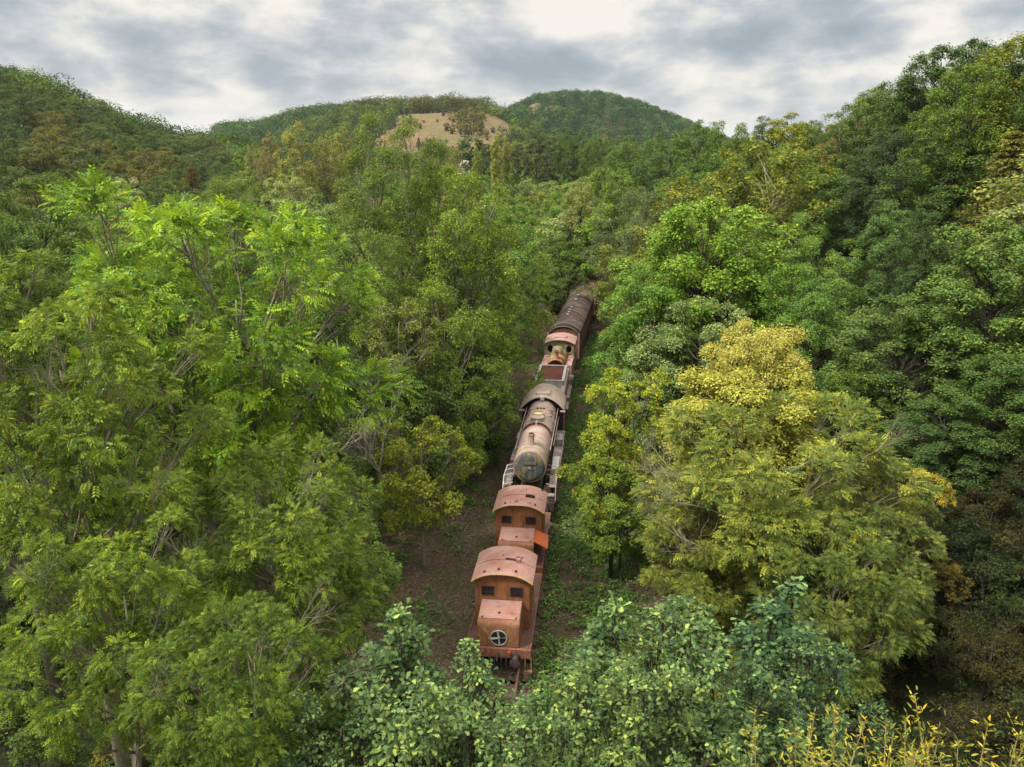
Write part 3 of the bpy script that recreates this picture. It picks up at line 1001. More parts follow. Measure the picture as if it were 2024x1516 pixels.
mb.add(vs, fs)
mb.build('dome_saddle', M['cab_grey'], S)
mb = MB()
mb.tube([(0, 5.0, BZ + 0.9), (0, 5.0, BZ + 1.06)], [0.40, 0.36], 28)
mb.tube([(0, 5.0, BZ + 1.06), (0, 5.0, BZ + 1.09)], [0.39, 0.39], 28)
mb.build('steam_dome', M['cab_grey'], S, True)
mb = MB()
pts = [(0.36 * math.cos(a_), 5.62 + 0.36 * math.sin(a_), BZ + 1.12) for a_ in np.linspace(0, 2 * math.pi, 29)]
mb.tube(pts, 0.04, 8, False)
mb.tube([(0, 5.62, BZ + 0.83), (0, 5.62, BZ + 1.0)], [0.40, 0.34], 28)
mb.build('dome_ring', M['edge_yellow'], S, True)
mb = MB()
mb.tube([(0, 5.62, BZ + 1.0), (0, 5.62, BZ + 1.05)], [0.33, 0.30], 24)
mb.build('dome_lid', M['grey_white'], S)
mb = MB()
mb.tube([(0, 4.25, BZ + 0.8), (0, 4.1, BZ + 1.0), (0, 4.5, BZ + 1.02)], 0.03, 6)
mb.box(-0.05, 0.05, 4.1, 4.2, BZ + 0.85, BZ + 1.05)
mb.build('steam_pipe', M['grey_white'], S)
mb = MB()
mb.tube([(-0.02, 1.15, BZ + 0.80), (-0.02, 1.15, BZ + 0.93), (-0.02, 1.15, BZ + 1.38), (-0.02, 1.15, BZ + 1.39), (-0.02, 1.15, BZ + 1.46)], [0.24, 0.155, 0.165, 0.20, 0.195], 24)
mb.build('chimney', M['boiler_grey'], S, True)
mb = MB()
mb.disc((-0.02, 1.15, BZ + 1.462), 0.155, 24, 'z', 0.004)
mb.build('chimney_mouth', M['black'], S)
mb = MB()                                       # hand-hole slots on the shoulders
for s in (-1, 1):
    for y in (6.6, 7.15, 7.6):
        a_ = s * 0.85
        ex = Vector((math.cos(a_), 0, -math.sin(a_)))
        nn = Vector((math.sin(a_), 0, math.cos(a_)))
        c_ = nn * 0.876 + Vector((0, y, BZ))
        u_ = (ex * 0.10 + Vector((0, 0.1, 0)))
        w_ = Vector((0, 0.055, 0))
        mb.add([tuple(c_ - u_ - w_), tuple(c_ + u_ - w_), tuple(c_ + u_ + w_), tuple(c_ - u_ + w_)] + [tuple(c_ - u_ - w_ + nn * 0.012), tuple(c_ + u_ - w_ + nn * 0.012), tuple(c_ + u_ + w_ + nn * 0.012), tuple(c_ - u_ + w_ + nn * 0.012)],
               [(4, 5, 6, 7), (0, 1, 5, 4), (1, 2, 6, 5), (2, 3, 7, 6), (3, 0, 4, 7)])
mb.box(-0.22, -0.1, 7.1, 7.2, BZ + 0.86, BZ + 0.93)
mb.box(-0.02, 0.1, 7.1, 7.2, BZ + 0.86, BZ + 0.93)
mb.box(0.15, 0.26, 7.15, 7.22, BZ + 0.85, BZ + 0.92)
mb.build('hand_hole', M['black'], S)
for s in (-1, 1):
    # running board in worn grey plates
    mb = MB()
    x0_, x1_ = sorted((s * 0.92, s * 1.42))
    mb.box(x0_, x1_, 1.7, 9.2, 1.50, 1.54)
    mb.box(*sorted((s * 1.40, s * 1.43)), 1.7, 9.2, 1.40, 1.50)
    mb.build('running_board', M['running'], S)
    mb = MB()
    mb.box(*sorted((s * 1.0, s * 1.36)), 2.1 if s > 0 else 3.2, 4.0 if s > 0 else 4.6, 1.54, 1.85)
    mb.build('side_tank', M['running'] if s < 0 else M['grey_white'], S, bevel=0.02)
    mb = MB()
    mb.box(*sorted((s * 1.02, s * 1.38)), 6.4, 7.4, 1.54, 1.95)
    mb.build('tool_box', M['running'], S, bevel=0.02)
    # smoke deflector frame with walkway at the smokebox
    mb = MB()
    mb.box(*sorted((s * 0.98, s * 1.32)), 0.15, 1.55, 1.62, 1.66)
    mb.box(*sorted((s * 0.95, s * 1.30)), -0.25, 0.1, 1.28, 1.32)
    mb.build('front_walkway', M['running'], S)
    mb = MB()
    xo = s * 1.36
    mb.tube([(xo, -0.35, 1.15), (xo, -0.15, 1.75), (xo, 0.35, 2.12), (xo - s * 0.05, 1.55, 2.2)], 0.03, 6)
    mb.tube([(xo, -0.35, 1.15), (xo, -0.3, 1.0)], 0.03, 6)
    for y, z1 in ((-0.1, 1.8), (0.35, 2.12), (0.95, 2.16), (1.5, 2.2)):
        mb.tube([(xo, y, z1), (s * 0.86, y + 0.02, z1 + 0.12)], 0.022, 6)
        mb.tube([(xo, y, z1), (xo, y, 1.2)], 0.02, 6)
    mb.build('deflector_frame', M['grey_white'] if s < 0 else M['boiler_grey'], S)
    # boiler handrail
    mb = MB()
    mb.tube([(s * 0.93, 1.9, BZ + 0.28), (s * 0.95, 4.5, BZ + 0.30), (s * 0.97, 9.0, BZ + 0.32)], 0.022, 6)
    for y in (2.2, 3.6, 5.0, 6.6, 8.2):
        mb.tube([(s * 0.83, y, BZ + 0.27), (s * 0.95, y, BZ + 0.29)], 0.018, 6)
    mb.tube([(s * 0.98, 4.1, BZ - 0.3), (s * 1.0, 9.2, BZ - 0.28)], 0.035, 6)
    mb.build('handrail', M['cab_grey'], S)
mb = MB()                                       # torn steam pipe lump beside the smokebox
mb.prism([(0.2, 1.0), (0.75, 1.05), (0.8, 1.5), (0.3, 1.62)], 0.72, 1.12, 'x')
mb.prism([(-0.25, 0.95), (0.15, 1.0), (0.15, 1.3), (-0.2, 1.25)], 0.9, 1.35, 'x')
mb.build('valve_chest', M['dark_iron'], S, bevel=0.03)
# cab
mb = MB()
mb.arc(1.36, 2.98, 0.80, 8.75, 11.75, 0.05, 20, 4, (), 2.1)
mb.build('cab_roof', M['cab_grey'], S, True)
mb = MB()
xs = np.linspace(-1.36, 1.36, 24)
mb.tube([(x_, 8.75, 3.0 + 0.80 * (1 - abs(x_ / 1.36) ** 2.1)) for x_ in xs], 0.03, 6)
mb.box(-0.42, 0.42, 9.3, 10.2, 3.80, 3.88)
mb.box(-0.45, 0.45, 9.25, 9.31, 3.80, 3.92)
mb.build('roof_vent', M['cab_grey'], S, bevel=0.01)
mb = MB()
mb.box(-0.12, 0.12, 8.55, 8.76, 3.66, 3.86)
mb.build('lamp_bracket', M['grey_white'], S)
mb = MB()
mb.prism([(-1.28, 1.5), (-1.28, 3.02)] + [(x_, 2.97 + 0.80 * (1 - abs(x_ / 1.36) ** 2.1)) for x_ in np.linspace(-1.25, 1.25, 12)] + [(1.28, 3.02), (1.28, 1.5)], 9.25, 9.3, 'y')
mb.build('cab_front_wall', M['black'], S)
for s in (-1, 1):
    mb = MB()
    x0_, x1_ = sorted((s * 1.26, s * 1.31))
    mb.box(x0_, x1_, 9.3, 11.6, 1.2, 2.15)
    mb.box(x0_, x1_, 9.3, 9.6, 2.15, 3.02)
    mb.box(x0_, x1_, 10.3, 10.5, 2.15, 3.02)
    mb.box(x0_, x1_, 11.4, 11.6, 2.15, 3.02)
    mb.box(x0_, x1_, 9.6, 11.4, 2.8, 3.02)
    mb.build('cab_side_wall', M['band_red'], S)
    mb = MB()
    mb.box(*sorted((s * 1.1, s * 1.42)), 8.72, 8.84, 2.90, 2.97)
    mb.build('gutter', M['grey_white'], S)
mb = MB()
mb.box(-1.25, 1.25, 9.3, 11.8, 1.3, 1.36)
mb.box(-0.8, 0.8, 9.32, 9.9, 1.36, 2.9)
mb.build('cab_floor', M['dark_iron'], S)

# number on the smokebox door, faded
cu = bpy.data.curves.new('plate_text', 'FONT')
cu.body = '50 3552'
cu.size = 0.17
cu.align_x = 'CENTER'
cu.align_y = 'CENTER'
cu.extrude = 0.004
to = bpy.data.objects.new('tmp_text', cu)
COL.objects.link(to)
dg = bpy.context.evaluated_depsgraph_get()
tm = bpy.data.meshes.new_from_object(to.evaluated_get(dg))
bpy.data.objects.remove(to)
tm.materials.clear()
tm.materials.append(rust('faded_ochre', (0.30, 0.20, 0.10), (0.12, 0.09, 0.06), (0.36, 0.27, 0.16), 0, False, 0.7, 5))
pl = MB()
pl.box(-0.34, 0.34, -0.032, -0.020, BZ + 0.17, BZ + 0.37)
plo = pl.build('number_plate', M['smoke_door'], S)
nt = link('number', tm, plo)
nt.location = (0, -0.034, BZ + 0.27)
nt.rotation_euler = (math.pi / 2, 0, 0)

# tender
T = on_track('coal_tender', 50.9, 58.0, 'pale grey edged coal tender with an empty rust red bunker behind the long locomotive', 'tender')
mb = MB()
mb.box(-1.25, 1.25, 0, 7.1, 0.95, 1.1)
mb.box(-1.35, 1.35, 0.1, 7.0, 1.1, 1.16)
mb.build('frame', M['dark_iron'], T)
for y in (1.2, 2.8, 4.5, 6.1):
    wheel_pair(T, y, 0.48)
mb = MB()                                       # tank body around the open bunker
xi, xo, y0_, y1_, zt = 0.84, 1.15, 2.35, 6.3, 3.0
mb.box(-xo, -xi, 0.3, 6.9, 1.16, 2.7)
mb.box(xi, xo, 0.3, 6.9, 1.16, 2.7)
mb.box(-xi, xi, y1_, 6.9, 1.16, 2.7)
mb.box(-xi, xi, 0.3, y0_, 1.16, 2.55)
mb.build('tank', M['boiler_grey'], T, bevel=0.01)
mb = MB()
for q in ((-0.94, -0.86, y0_, y1_), (0.86, 0.94, y0_, y1_), (-0.94, 0.94, y0_ - 0.08, y0_), (-0.94, 0.94, y1_, y1_ + 0.08)):
    mb.box(q[0], q[1], q[2], q[3], 2.55, zt)
for q in ((-1.02, -0.84, y0_ - 0.1, y1_ + 0.1), (0.84, 1.02, y0_ - 0.1, y1_ + 0.1)):
    mb.box(q[0], q[1], q[2], q[3], zt, zt + 0.04)
mb.box(-0.84, 0.84, y0_ - 0.12, y0_ + 0.03, zt, zt + 0.04)
mb.box(-0.84, 0.84, y1_ - 0.03, y1_ + 0.12, zt, zt + 0.04)
for y in np.arange(y0_ + 0.1, y1_, 0.75):
    for s in (-1, 1):
        mb.box(s * 1.0 - 0.03, s * 1.0 + 0.03, y, y + 0.06, 2.7, zt)
mb.build('bunker_rim', M['grey_white'], T)
mb = MB()
vs = [(-0.838, y0_ + 0.002, zt - 0.05), (0.838, y0_ + 0.002, zt - 0.05), (0.838, y1_ - 0.02, zt - 0.05), (-0.838, y1_ - 0.02, zt - 0.05), (-0.838, y0_ + 0.002, 1.4), (0.838, y0_ + 0.002, 1.4), (0.838, y1_ - 1.6, 1.4), (-0.838, y1_ - 1.6, 1.4)]
mb.add(vs, [(0, 1, 5, 4), (1, 2, 6, 5), (2, 3, 7, 6), (3, 0, 4, 7), (4, 5, 6, 7)])
mb.build('bunker_lining', M['coal_rust'], T)
for s in (-1, 1):
    mb = MB()
    mb.box(*sorted((s * 1.16, s * 1.42)), 0.2, 6.8, 1.6, 1.66)
    mb.box(*sorted((s * 1.2, s * 1.4)), 2.0, 3.4, 1.66, 1.9)
    mb.tube([(s * 1.15, 6.3, 2.05), (s * 1.5, 6.3, 2.05)], 0.3, 18)
    mb.build('side_step', M['running'], T)

# tank engine facing the camera
K = on_track('tank_locomotive', 58.7, 66.0, 'small mossy green and rust tank locomotive between the tender and the long wagon', 'steam locomotive')
mb = MB()
mb.box(-1.15, 1.15, 0.0, 7.2, 0.95, 1.08)
mb.box(-0.5, 0.5, 0.3, 6.8, 0.5, 0.95)
mb.build('frame', M['dark_iron'], K)
mb = MB()
mb.box(-1.2, 1.2, -0.12, 0, 0.65, 1.1)
mb.build('buffer_beam', M['band_red'], K)
buffer(K, 0.87, -0.12, 0.8)
buffer(K, -0.87, -0.12, 0.8)
for y in (1.5, 3.0, 4.6):
    wheel_pair(K, y, 0.52)
kz = 2.28
mb = MB()
o_ = len(mb.v)
lathe_y(mb, [(0.55, 0.62), (0.55, 0.68), (0.62, 0.70), (1.5, 0.70)], 0, kz, 32, False)
lathe_y(mb, [(1.5, 0.62), (0.55, 0.62)], 0, kz, 32, False)
mb.build('smokebox', M['moss_iron'], K, True)
mb = MB()
lathe_y(mb, [(1.2, 0.60), (1.22, 0.615)], 0, kz, 32)
mb.build('tube_plate', M['band_red'], K)
mb = MB()
lathe_y(mb, [(1.5, 0.68), (1.52, 0.69), (4.4, 0.69)], 0, kz, 32)
mb.build('boiler', M['moss_iron'], K, True)
mb = MB()
mb.tube([(0, 1.15, kz + 0.6), (0, 1.15, kz + 0.85), (0, 1.15, kz + 1.12), (0, 1.15, kz + 1.2)], [0.3, 0.18, 0.19, 0.23], 24)
mb.build('chimney', M['moss_iron'], K, True)
mb = MB()
mb.disc((0, 1.15, kz + 1.202), 0.18, 24, 'z', 0.004)
mb.build('chimney_mouth', M['black'], K)
mb = MB()
mb.tube([(0, 2.7, kz + 0.6), (0, 2.7, kz + 1.0), (0, 2.7, kz + 1.15), (0, 2.7, kz + 1.22)], [0.45, 0.42, 0.3, 0.1], 24)
mb.build('steam_dome', M['green_cab'], K, True)
for s in (-1, 1):
    mb = MB()
    mb.box(*sorted((s * 0.72, s * 1.2)), 1.3, 4.5, 1.08, 2.3)
    mb.tube([(s * 0.95, 4.0, 2.3), (s * 0.95, 4.0, 2.38)], 0.2, 16)
    mb.build('side_tank', M['tank_pink'], K, bevel=0.02)
    mb = MB()
    mb.box(*sorted((s * 1.17, s * 1.22)), 4.6, 7.1, 1.08, 2.3)
    mb.box(*sorted((s * 1.17, s * 1.22)), 4.6, 5.1, 2.3, 3.28)
    mb.box(*sorted((s * 1.17, s * 1.22)), 6.6, 7.1, 2.3, 3.28)
    mb.build('cab_side_wall', M['wagon_pink'], K)
mb = MB()                                       # cab front with two round windows
hw = 1.17
ring_o, N_ = [], 24
for s in (-1, 1):
    cx_, cz_, r_ = s * 0.76, 2.82, 0.26
    # square plate with a round hole
    hs = 0.36
    vs, fs = [], []
    for y in (4.52, 4.57):
        for q in range(N_):
            a_ = 2 * math.pi * q / N_
            ca, sa = math.cos(a_), math.sin(a_)
            k_ = hs / max(abs(ca), abs(sa))
            vs.append((cx_ + r_ * ca * 0.85, y, cz_ + r_ * sa * 1.15))
            vs.append((cx_ + k_ * ca, y, cz_ + k_ * sa))
    for q in range(N_):
        q2 = (q + 1) % N_
        fs.append((2 * q, 2 * q + 1, 2 * q2 + 1, 2 * q2))
        b_ = 2 * N_
        fs.append((b_ + 2 * q2, b_ + 2 * q2 + 1, b_ + 2 * q + 1, b_ + 2 * q))
        fs.append((2 * q2, b_ + 2 * q2, b_ + 2 * q, 2 * q))
    mb.add(vs, fs)
mb.box(-0.40, 0.40, 4.52, 4.57, 1.9, 3.18)
mb.box(-hw, -0.40, 4.52, 4.57, 2.3, 2.46)
mb.box(0.40, hw, 4.52, 4.57, 2.3, 2.46)
mb.box(-hw, -1.12, 4.52, 4.57, 2.46, 3.2)
mb.box(1.12, hw, 4.52, 4.57, 2.46, 3.2)
mb.prism([(-hw, 3.18), (hw, 3.18)] + [(x_, 3.22 + 0.32 * (1 - abs(x_ / 1.3) ** 2.2)) for x_ in np.linspace(hw, -hw, 12)], 4.52, 4.57, 'y')
mb.build('cab_front_wall', M['green_cab'], K)
mb = MB()
mb.box(-1.1, 1.1, 4.9, 5.0, 1.1, 3.1)  # black sheet close behind the front windows, dark interior put into its colour
mb.build('window_dark_sheet', M['black'], K)
mb = MB()
mb.arc(1.28, 3.22, 0.34, 4.35, 7.2, 0.045, 18, 3, (), 2.2)
mb.box(-0.5, 0.5, 5.2, 6.0, 3.56, 3.66)
mb.build('cab_roof', M['tank_pink'], K, True)

# long covered wagon
def wagon(y0, y1, label, roofmat, hwid=1.30, zr=3.15):
    Wg = on_track('covered_wagon', y0, y1, label, 'railway wagon', group=None)
    L = math.hypot(y1 - y0, track_x(y1) - track_x(y0))
    mb = MB()
    mb.box(-hwid, hwid, 0.1, L, 0.9, 1.08)
    mb.build('frame', M['dark_iron'], Wg)
    for y in (1.8, 4.2, L - 4.2, L - 1.8):
        wheel_pair(Wg, y, 0.46)
    for s in (-1, 1):
        mb = MB()
        mb.box(*sorted((s * (hwid - 0.06), s * hwid)), 0.1, L, 1.08, zr + 0.02)
        for y in np.arange(0.5, L - 0.3, 1.25):
            mb.box(*sorted((s * hwid, s * (hwid + 0.04))), y, y + 0.08, 1.1, zr - 0.05)
        mb.box(*sorted((s * hwid, s * (hwid + 0.03))), 0.1, L, 1.9, 1.97)
        mb.build('side_wall', M['wagon_brown'], Wg)
        mb = MB()
        mb.box(*sorted((s * (hwid - 0.02), s * (hwid + 0.10))), -0.05, 0.1, 1.0, zr + 0.1)
        mb.build('corner_post', M['wagon_pink'], Wg)
    for y in (0.1, L - 0.06):
        mb = MB()
        mb.prism([(-hwid + 0.06, 1.08), (hwid - 0.06, 1.08)] + [(x_, zr + 0.62 * (1 - abs(x_ / (hwid + 0.06)) ** 2.3)) for x_ in np.linspace(hwid - 0.06, -hwid + 0.06, 12)], y, y + 0.06, 'y')
        mb.build('end_wall', M['wagon_brown'], Wg)
    mb = MB()
    mb.arc(hwid + 0.07, zr, 0.66, 0.0, L + 0.1, 0.04, 20, 4, (), 2.3)
    mb.build('roof', roofmat, Wg, True)
    mb = MB()
    rq = random.Random(int(y0))
    xs = np.linspace(-hwid - 0.06, hwid + 0.06, 20)
    for y in np.arange(0.9, L, 0.42):
        mb.tube([(x_, y, zr + 0.045 + 0.66 * (1 - abs(x_ / (hwid + 0.07)) ** 2.3)) for x_ in xs], 0.018, 4)
    mb.build('roof_rib', M['dark_iron'], Wg)
    mb = MB()
    mb.tube([(x_, 0.35, zr + 0.06 + 0.66 * (1 - abs(x_ / (hwid + 0.07)) ** 2.3)) for x_ in xs], 0.10, 6)
    mb.arc(hwid + 0.075, zr + 0.012, 0.665, 0.3, 1.15, 0.045, 20, 1, (), 2.3)
    mb.build('roof_edge', M['black'], Wg, True)
    for y in np.arange(3.2, L - 1, 1.35):
        if rq.random() < 0.15:
            continue
        y += rq.uniform(-0.2, 0.2)
        mb = MB()
        x_ = -0.12 + rq.uniform(-0.04, 0.04)
        zc_ = zr + 0.70
        mb.tube([(x_, y, zc_), (x_, y, zc_ + 0.10)], 0.05, 10)
        mb.tube([(x_, y, zc_ + 0.10), (x_, y, zc_ + 0.15), (x_, y, zc_ + 0.18)], [0.13, 0.12, 0.04], 14)
        mb.build('roof_ventilator', M['grey_white'], Wg, True)
    return Wg


wg1 = wagon(67.1, 86.2, 'long covered wagon with dark ribbed roof and a row of small white ventilators', M['wagon_roof'])
wg2 = wagon(87.2, 103.5, 'brown red wagon half hidden by branches at the far end of the train', M['wagon_brown'])

# ---------------------------------------------------------------- vegetation: leaf meshes
def unit(a):
    return a / np.maximum(np.linalg.norm(a, axis=-1, keepdims=True), 1e-6)


def leaf_quads(rng, Pp, out, size, up=0.8, jit=0.6, aspect=0.55, droop=0.0, ow=0.45):
    """one folded diamond per point"""
    n_ = len(Pp)
    nrm = unit(np.array([0, 0, up]) + out * ow + rng.normal(0, jit, (n_, 3)))
    d = unit(out + rng.normal(0, 0.7, (n_, 3)) + np.array([0, 0, -droop]))
    d = unit(d - nrm * np.sum(d * nrm, 1, keepdims=True))
    sd_ = np.cross(d, nrm)
    L = (size * rng.uniform(0.65, 1.25, n_))[:, None]
    Wd = L * aspect * 0.5
    a = Pp
    b = Pp + d * L * 0.45 + sd_ * Wd + nrm * L * 0.06
    c = Pp + d * L - nrm * L * 0.12
    e = Pp + d * L * 0.45 - sd_ * Wd + nrm * L * 0.06
    V_ = np.stack([a, b, c, e], 1).reshape(-1, 3)
    Q_ = np.arange(n_ * 4).reshape(-1, 4)
    return V_, Q_


def ash_leaves(rng, Pp, out, size, droop=0.35):
    """compound leaves: a stalk with pairs of narrow leaflets, arching down"""
    n_ = len(Pp)
    nrm = unit(np.array([0, 0, 1.0]) + out * 0.5 + rng.normal(0, 0.4, (n_, 3)))
    d = unit(out * 1.0 + rng.normal(0, 0.5, (n_, 3)) + np.array([0, 0, 0.15]))
    d = unit(d - nrm * np.sum(d * nrm, 1, keepdims=True) * 0.6)
    sd_ = unit(np.cross(d, nrm))
    nrm = np.cross(sd_, d)
    L = size * rng.uniform(0.7, 1.25, n_)
    Vs, Ts = [], []
    dr = droop * rng.uniform(0.4, 1.6, n_)

    def pos(t):
        return Pp + d * (L * t)[:, None] + np.array([0, 0, -1.0]) * (L * dr * t * t)[:, None]
    ts = [0.28, 0.46, 0.64, 0.82]
    for t in ts + [1.0]:
        p0 = pos(t)
        tan = unit(d + np.array([0, 0, -1.0]) * (2 * dr * t)[:, None])
        for sg in ((-1, 1) if t < 1 else (0,)):
            ld = unit(sd_ * sg * 0.95 + tan * (0.55 if sg else 1.0) + np.array([0, 0, -0.18]))
            wv = unit(np.cross(ld, nrm))
            ll = (L * 0.34 * rng.uniform(0.8, 1.15, n_))[:, None]
            ww = ll * 0.21
            Vs.append(np.stack([p0, p0 + ld * ll * 0.45 + wv * ww, p0 + ld * ll - nrm * ll * 0.15, p0 + ld * ll * 0.45 - wv * ww], 1))
    V_ = np.stack(Vs, 1)                         # n, k, 4, 3
    k = V_.shape[1]
    V_ = V_.reshape(-1, 3)
    Q_ = np.arange(n_ * k * 4).reshape(-1, 4)
    return V_, Q_, k


OAK_ST = [(0.0, 0.02), (0.14, 0.05), (0.26, 0.22), (0.36, 0.12), (0.50, 0.36), (0.60, 0.20), (0.75, 0.40), (0.86, 0.24), (1.0, 0.05)]


def oak_leaves(rng, Pp, out, size):
    n_ = len(Pp)
    nrm = unit(np.array([0, 0, 0.8]) + out * 0.6 + rng.normal(0, 0.5, (n_, 3)))
    d = unit(out + rng.normal(0, 0.7, (n_, 3)))
    d = unit(d - nrm * np.sum(d * nrm, 1, keepdims=True))
    sd_ = np.cross(d, nrm)
    L = (size * rng.uniform(0.65, 1.2, n_))[:, None]
    cu = (rng.uniform(-0.25, 0.35, n_))[:, None]
    rows = []
    for t, w_ in OAK_ST:
        w_ = w_ * 0.8
        p0 = Pp + d * L * t - nrm * L * cu * (t * t)
        rows.append(p0 + sd_ * L * w_ + nrm * L * w_ * 0.25)
        rows.append(p0 - sd_ * L * w_ + nrm * L * w_ * 0.25)
    V_ = np.stack(rows, 1).reshape(-1, 3)
    m_ = len(OAK_ST) - 1
    base = (np.arange(n_) * (2 * (m_ + 1)))[:, None, None]
    q = np.array([[2 * k, 2 * k + 2, 2 * k + 3, 2 * k + 1] for k in range(m_)])[None]
    return V_, (base + q).reshape(-1, 4), m_


SHAPES = {
    'round': lambda t: np.sqrt(np.maximum(0, 1 - (2 * t - 0.9) ** 2 / 1.21)),
    'ovoid': lambda t: np.clip(1.9 * t ** 0.45 * (1 - t) ** 0.62, 0, 1),
    'broad': lambda t: np.clip(1.5 * (t + 0.08) ** 0.5 * (1.02 - t) ** 0.4, 0, 1),
    'column': lambda t: np.clip(1.35 * (t + 0.03) ** 0.25 * (1.01 - t) ** 0.4, 0, 1),
    'cone': lambda t: np.clip(1.0 - t, 0.03, 1) ** 0.85,
    'bush': lambda t: np.clip(np.sqrt(np.maximum(0, 1.02 - t ** 2)), 0, 1),
}


class Kind:
    def __init__(s, **k):
        s.__dict__.update(k)


def tree_kind(name, H, R, h0, shape, nl, nc, nleaf, lsize, seed, lobe=0.34, clump=0.55, leaf='quad', mat='leaf', barkm='bark_dark', trunk_r=0.22,
              flat=0.6, up=0.8, aspect=0.55, droop=0.0, stems=1, twig_n=1.0, inner=0.15, jag=0.25, out_bias=0.9):
    """a trunk mesh and a crown mesh, metres, standing on z=0"""
    rng = np.random.default_rng(seed)
    rad = SHAPES[shape]
    zc0, zc1 = h0 * H, H
    # lobes (large boughs)
    tt = (np.arange(nl) + rng.uniform(0.1, 0.9, nl)) / nl
    tgrid = np.linspace(0, 1, 200)
    wgt = np.cumsum(rad(tgrid) + 0.15)
    wgt /= wgt[-1]
    tl = np.interp(tt, wgt, tgrid) * 0.93
    an = np.arange(nl) * 2.39996 + rng.uniform(-0.5, 0.5, nl)
    rr = rad(tl) * R * np.where(rng.random(nl) < inner, rng.uniform(0.1, 0.5, nl), rng.uniform(0.62, 0.86, nl)) * (1 + rng.uniform(-jag, jag, nl))
    L0 = np.stack([rr * np.cos(an), rr * np.sin(an), zc0 + (zc1 - zc0) * tl * (1 + rng.uniform(-0.04, 0.04, nl))], 1)
    lr = lobe * R * rng.uniform(0.7, 1.25, nl) * (0.55 + 0.45 * rad(tl))
    outw = unit(L0 - np.stack([np.zeros(nl), np.zeros(nl), L0[:, 2] * 0 + (zc0 + (L0[:, 2] - zc0) * 0.55)], 1))
    # clumps
    ncl = nl * nc
    li = np.repeat(np.arange(nl), nc)
    d = unit(rng.normal(0, 1, (ncl, 3)) + outw[li] * out_bias + np.array([0, 0, 0.35]))
    C0 = L0[li] + d * (lr[li] * rng.uniform(0.55, 1.08, ncl))[:, None] * np.array([1, 1, 0.8])
    keep = C0[:, 2] > 0.15
    C0, d, li = C0[keep], d[keep], li[keep]
    ncl = len(C0)
    # leaves
    k = max(1, int(nleaf))
    ci = np.repeat(np.arange(ncl), k)
    N = len(ci)
    off = unit(rng.normal(0, 1, (N, 3)) + d[ci] * 0.7) * (rng.uniform(0.15, 1.0, N) ** 0.6)[:, None]
    cr = clump * rng.uniform(0.6, 1.35, ncl)
    Pp = C0[ci] + off * cr[ci][:, None] * np.array([1, 1, flat])
    od = unit(off * 0.8 + d[ci] * 0.6 + outw[li[ci]] * 0.3)
    ctint = rng.random(ncl)
    ltint = rng.random(N)
    ti = np.clip(0.35 * ctint[ci] + 0.65 * ltint, 0, 1)
    ti = np.where(rng.random(N) < 0.04, 1.0, ti * 0.92)
    tri = None
    if leaf == 'quad':
        V_, Q_ = leaf_quads(rng, Pp, od, lsize, up, 0.5, aspect, droop, 0.7)
    elif leaf == 'ash':
        V_, Q_, kk = ash_leaves(rng, Pp, od, lsize, 0.15 + droop)
        ti = np.repeat(ti, kk)
    elif leaf == 'oak':
        V_, Q_, kk = oak_leaves(rng, Pp, od, lsize)
        ti = np.repeat(ti, kk)
    crown = np_mesh(name + '_crown', V_, Q_, M[mat], ti)
    # trunk, boughs, twigs
    mb = MB()
    trng = random.Random(seed)
    tops = []
    for s_ in range(stems):
        a_ = s_ * 2.4 + 0.7
        sp = 0.0 if stems == 1 else R * 0.28
        pts, rads = [], []
        top = zc0 + (zc1 - zc0) * 0.66
        for q in range(7):
            f = q / 6
            wob = 0.02 * H
            pts.append(Vector((math.cos(a_) * sp * f + trng.uniform(-wob, wob) * f, math.sin(a_) * sp * f + trng.uniform(-wob, wob) * f, (-0.4 + (top + 0.4) * f) if q else -0.75 * H)))
            rads.append(trunk_r * (1.25 if q == 0 else 1) * (1 - f) ** 0.8 / math.sqrt(stems) + 0.03)
        mb.tube(pts, rads, 9)
        tops.append(pts)

    def on_trunk(stem, z):
        P_ = tops[stem]
        for q in range(6):
            if P_[q + 1].z >= z:
                f = (z - P_[q].z) / (P_[q + 1].z - P_[q].z)
                return P_[q].lerp(P_[q + 1], max(0, f))
        return P_[-1].copy()
    bough = []
    for q in range(nl):
        tgt = Vector(L0[q])
        best = min(range(stems), key=lambda s__: (tops[s__][5].xy - tgt.xy).length)
        za = max(0.12 * H, tgt.z - max(0.25 * H * trng.uniform(0.6, 1.2), 0.9 * (tgt.xy - tops[best][3].xy).length))
        a_ = on_trunk(best, za)
        mid = a_.lerp(tgt, 0.5) + Vector((trng.uniform(-.3, .3), trng.uniform(-.3, .3), -0.05 * H * 0.5))
        bough.append((mid, mid.lerp(tgt, 0.55), tgt))
        r0_ = max(0.025, trunk_r * 0.30 * lr[q] / (lobe * R))
        mb.tube([a_, a_.lerp(mid, 0.5) + Vector((0, 0, -0.05)), mid, mid.lerp(tgt, 0.55), tgt], [r0_, r0_ * 0.8, r0_ * 0.6, r0_ * 0.42, r0_ * 0.28], 5)
    for q in range(ncl):
        if trng.random() > twig_n:
            continue
        a_ = bough[li[q]][1].lerp(bough[li[q]][2], trng.random()) if trng.random() < 0.5 else bough[li[q]][0].lerp(bough[li[q]][1], trng.uniform(0.2, 1.0))
        b_ = Vector(C0[q])
        mid = a_.lerp(b_, 0.5) + Vector((trng.uniform(-.12, .12), trng.uniform(-.12, .12), -0.04))
        e_ = b_ + Vector(d[q]) * float(cr[q]) * 0.55
        rt = 0.008 + 0.0004 * H
        mb.tube([a_, mid, b_, e_], [rt * 1.5, rt, rt * 0.7, rt * 0.3], 3, False)
    me = bpy.data.meshes.new(name + '_trunk')
    me.from_pydata(mb.v, [], mb.f)
    me.update()
    me.materials.append(M[barkm])
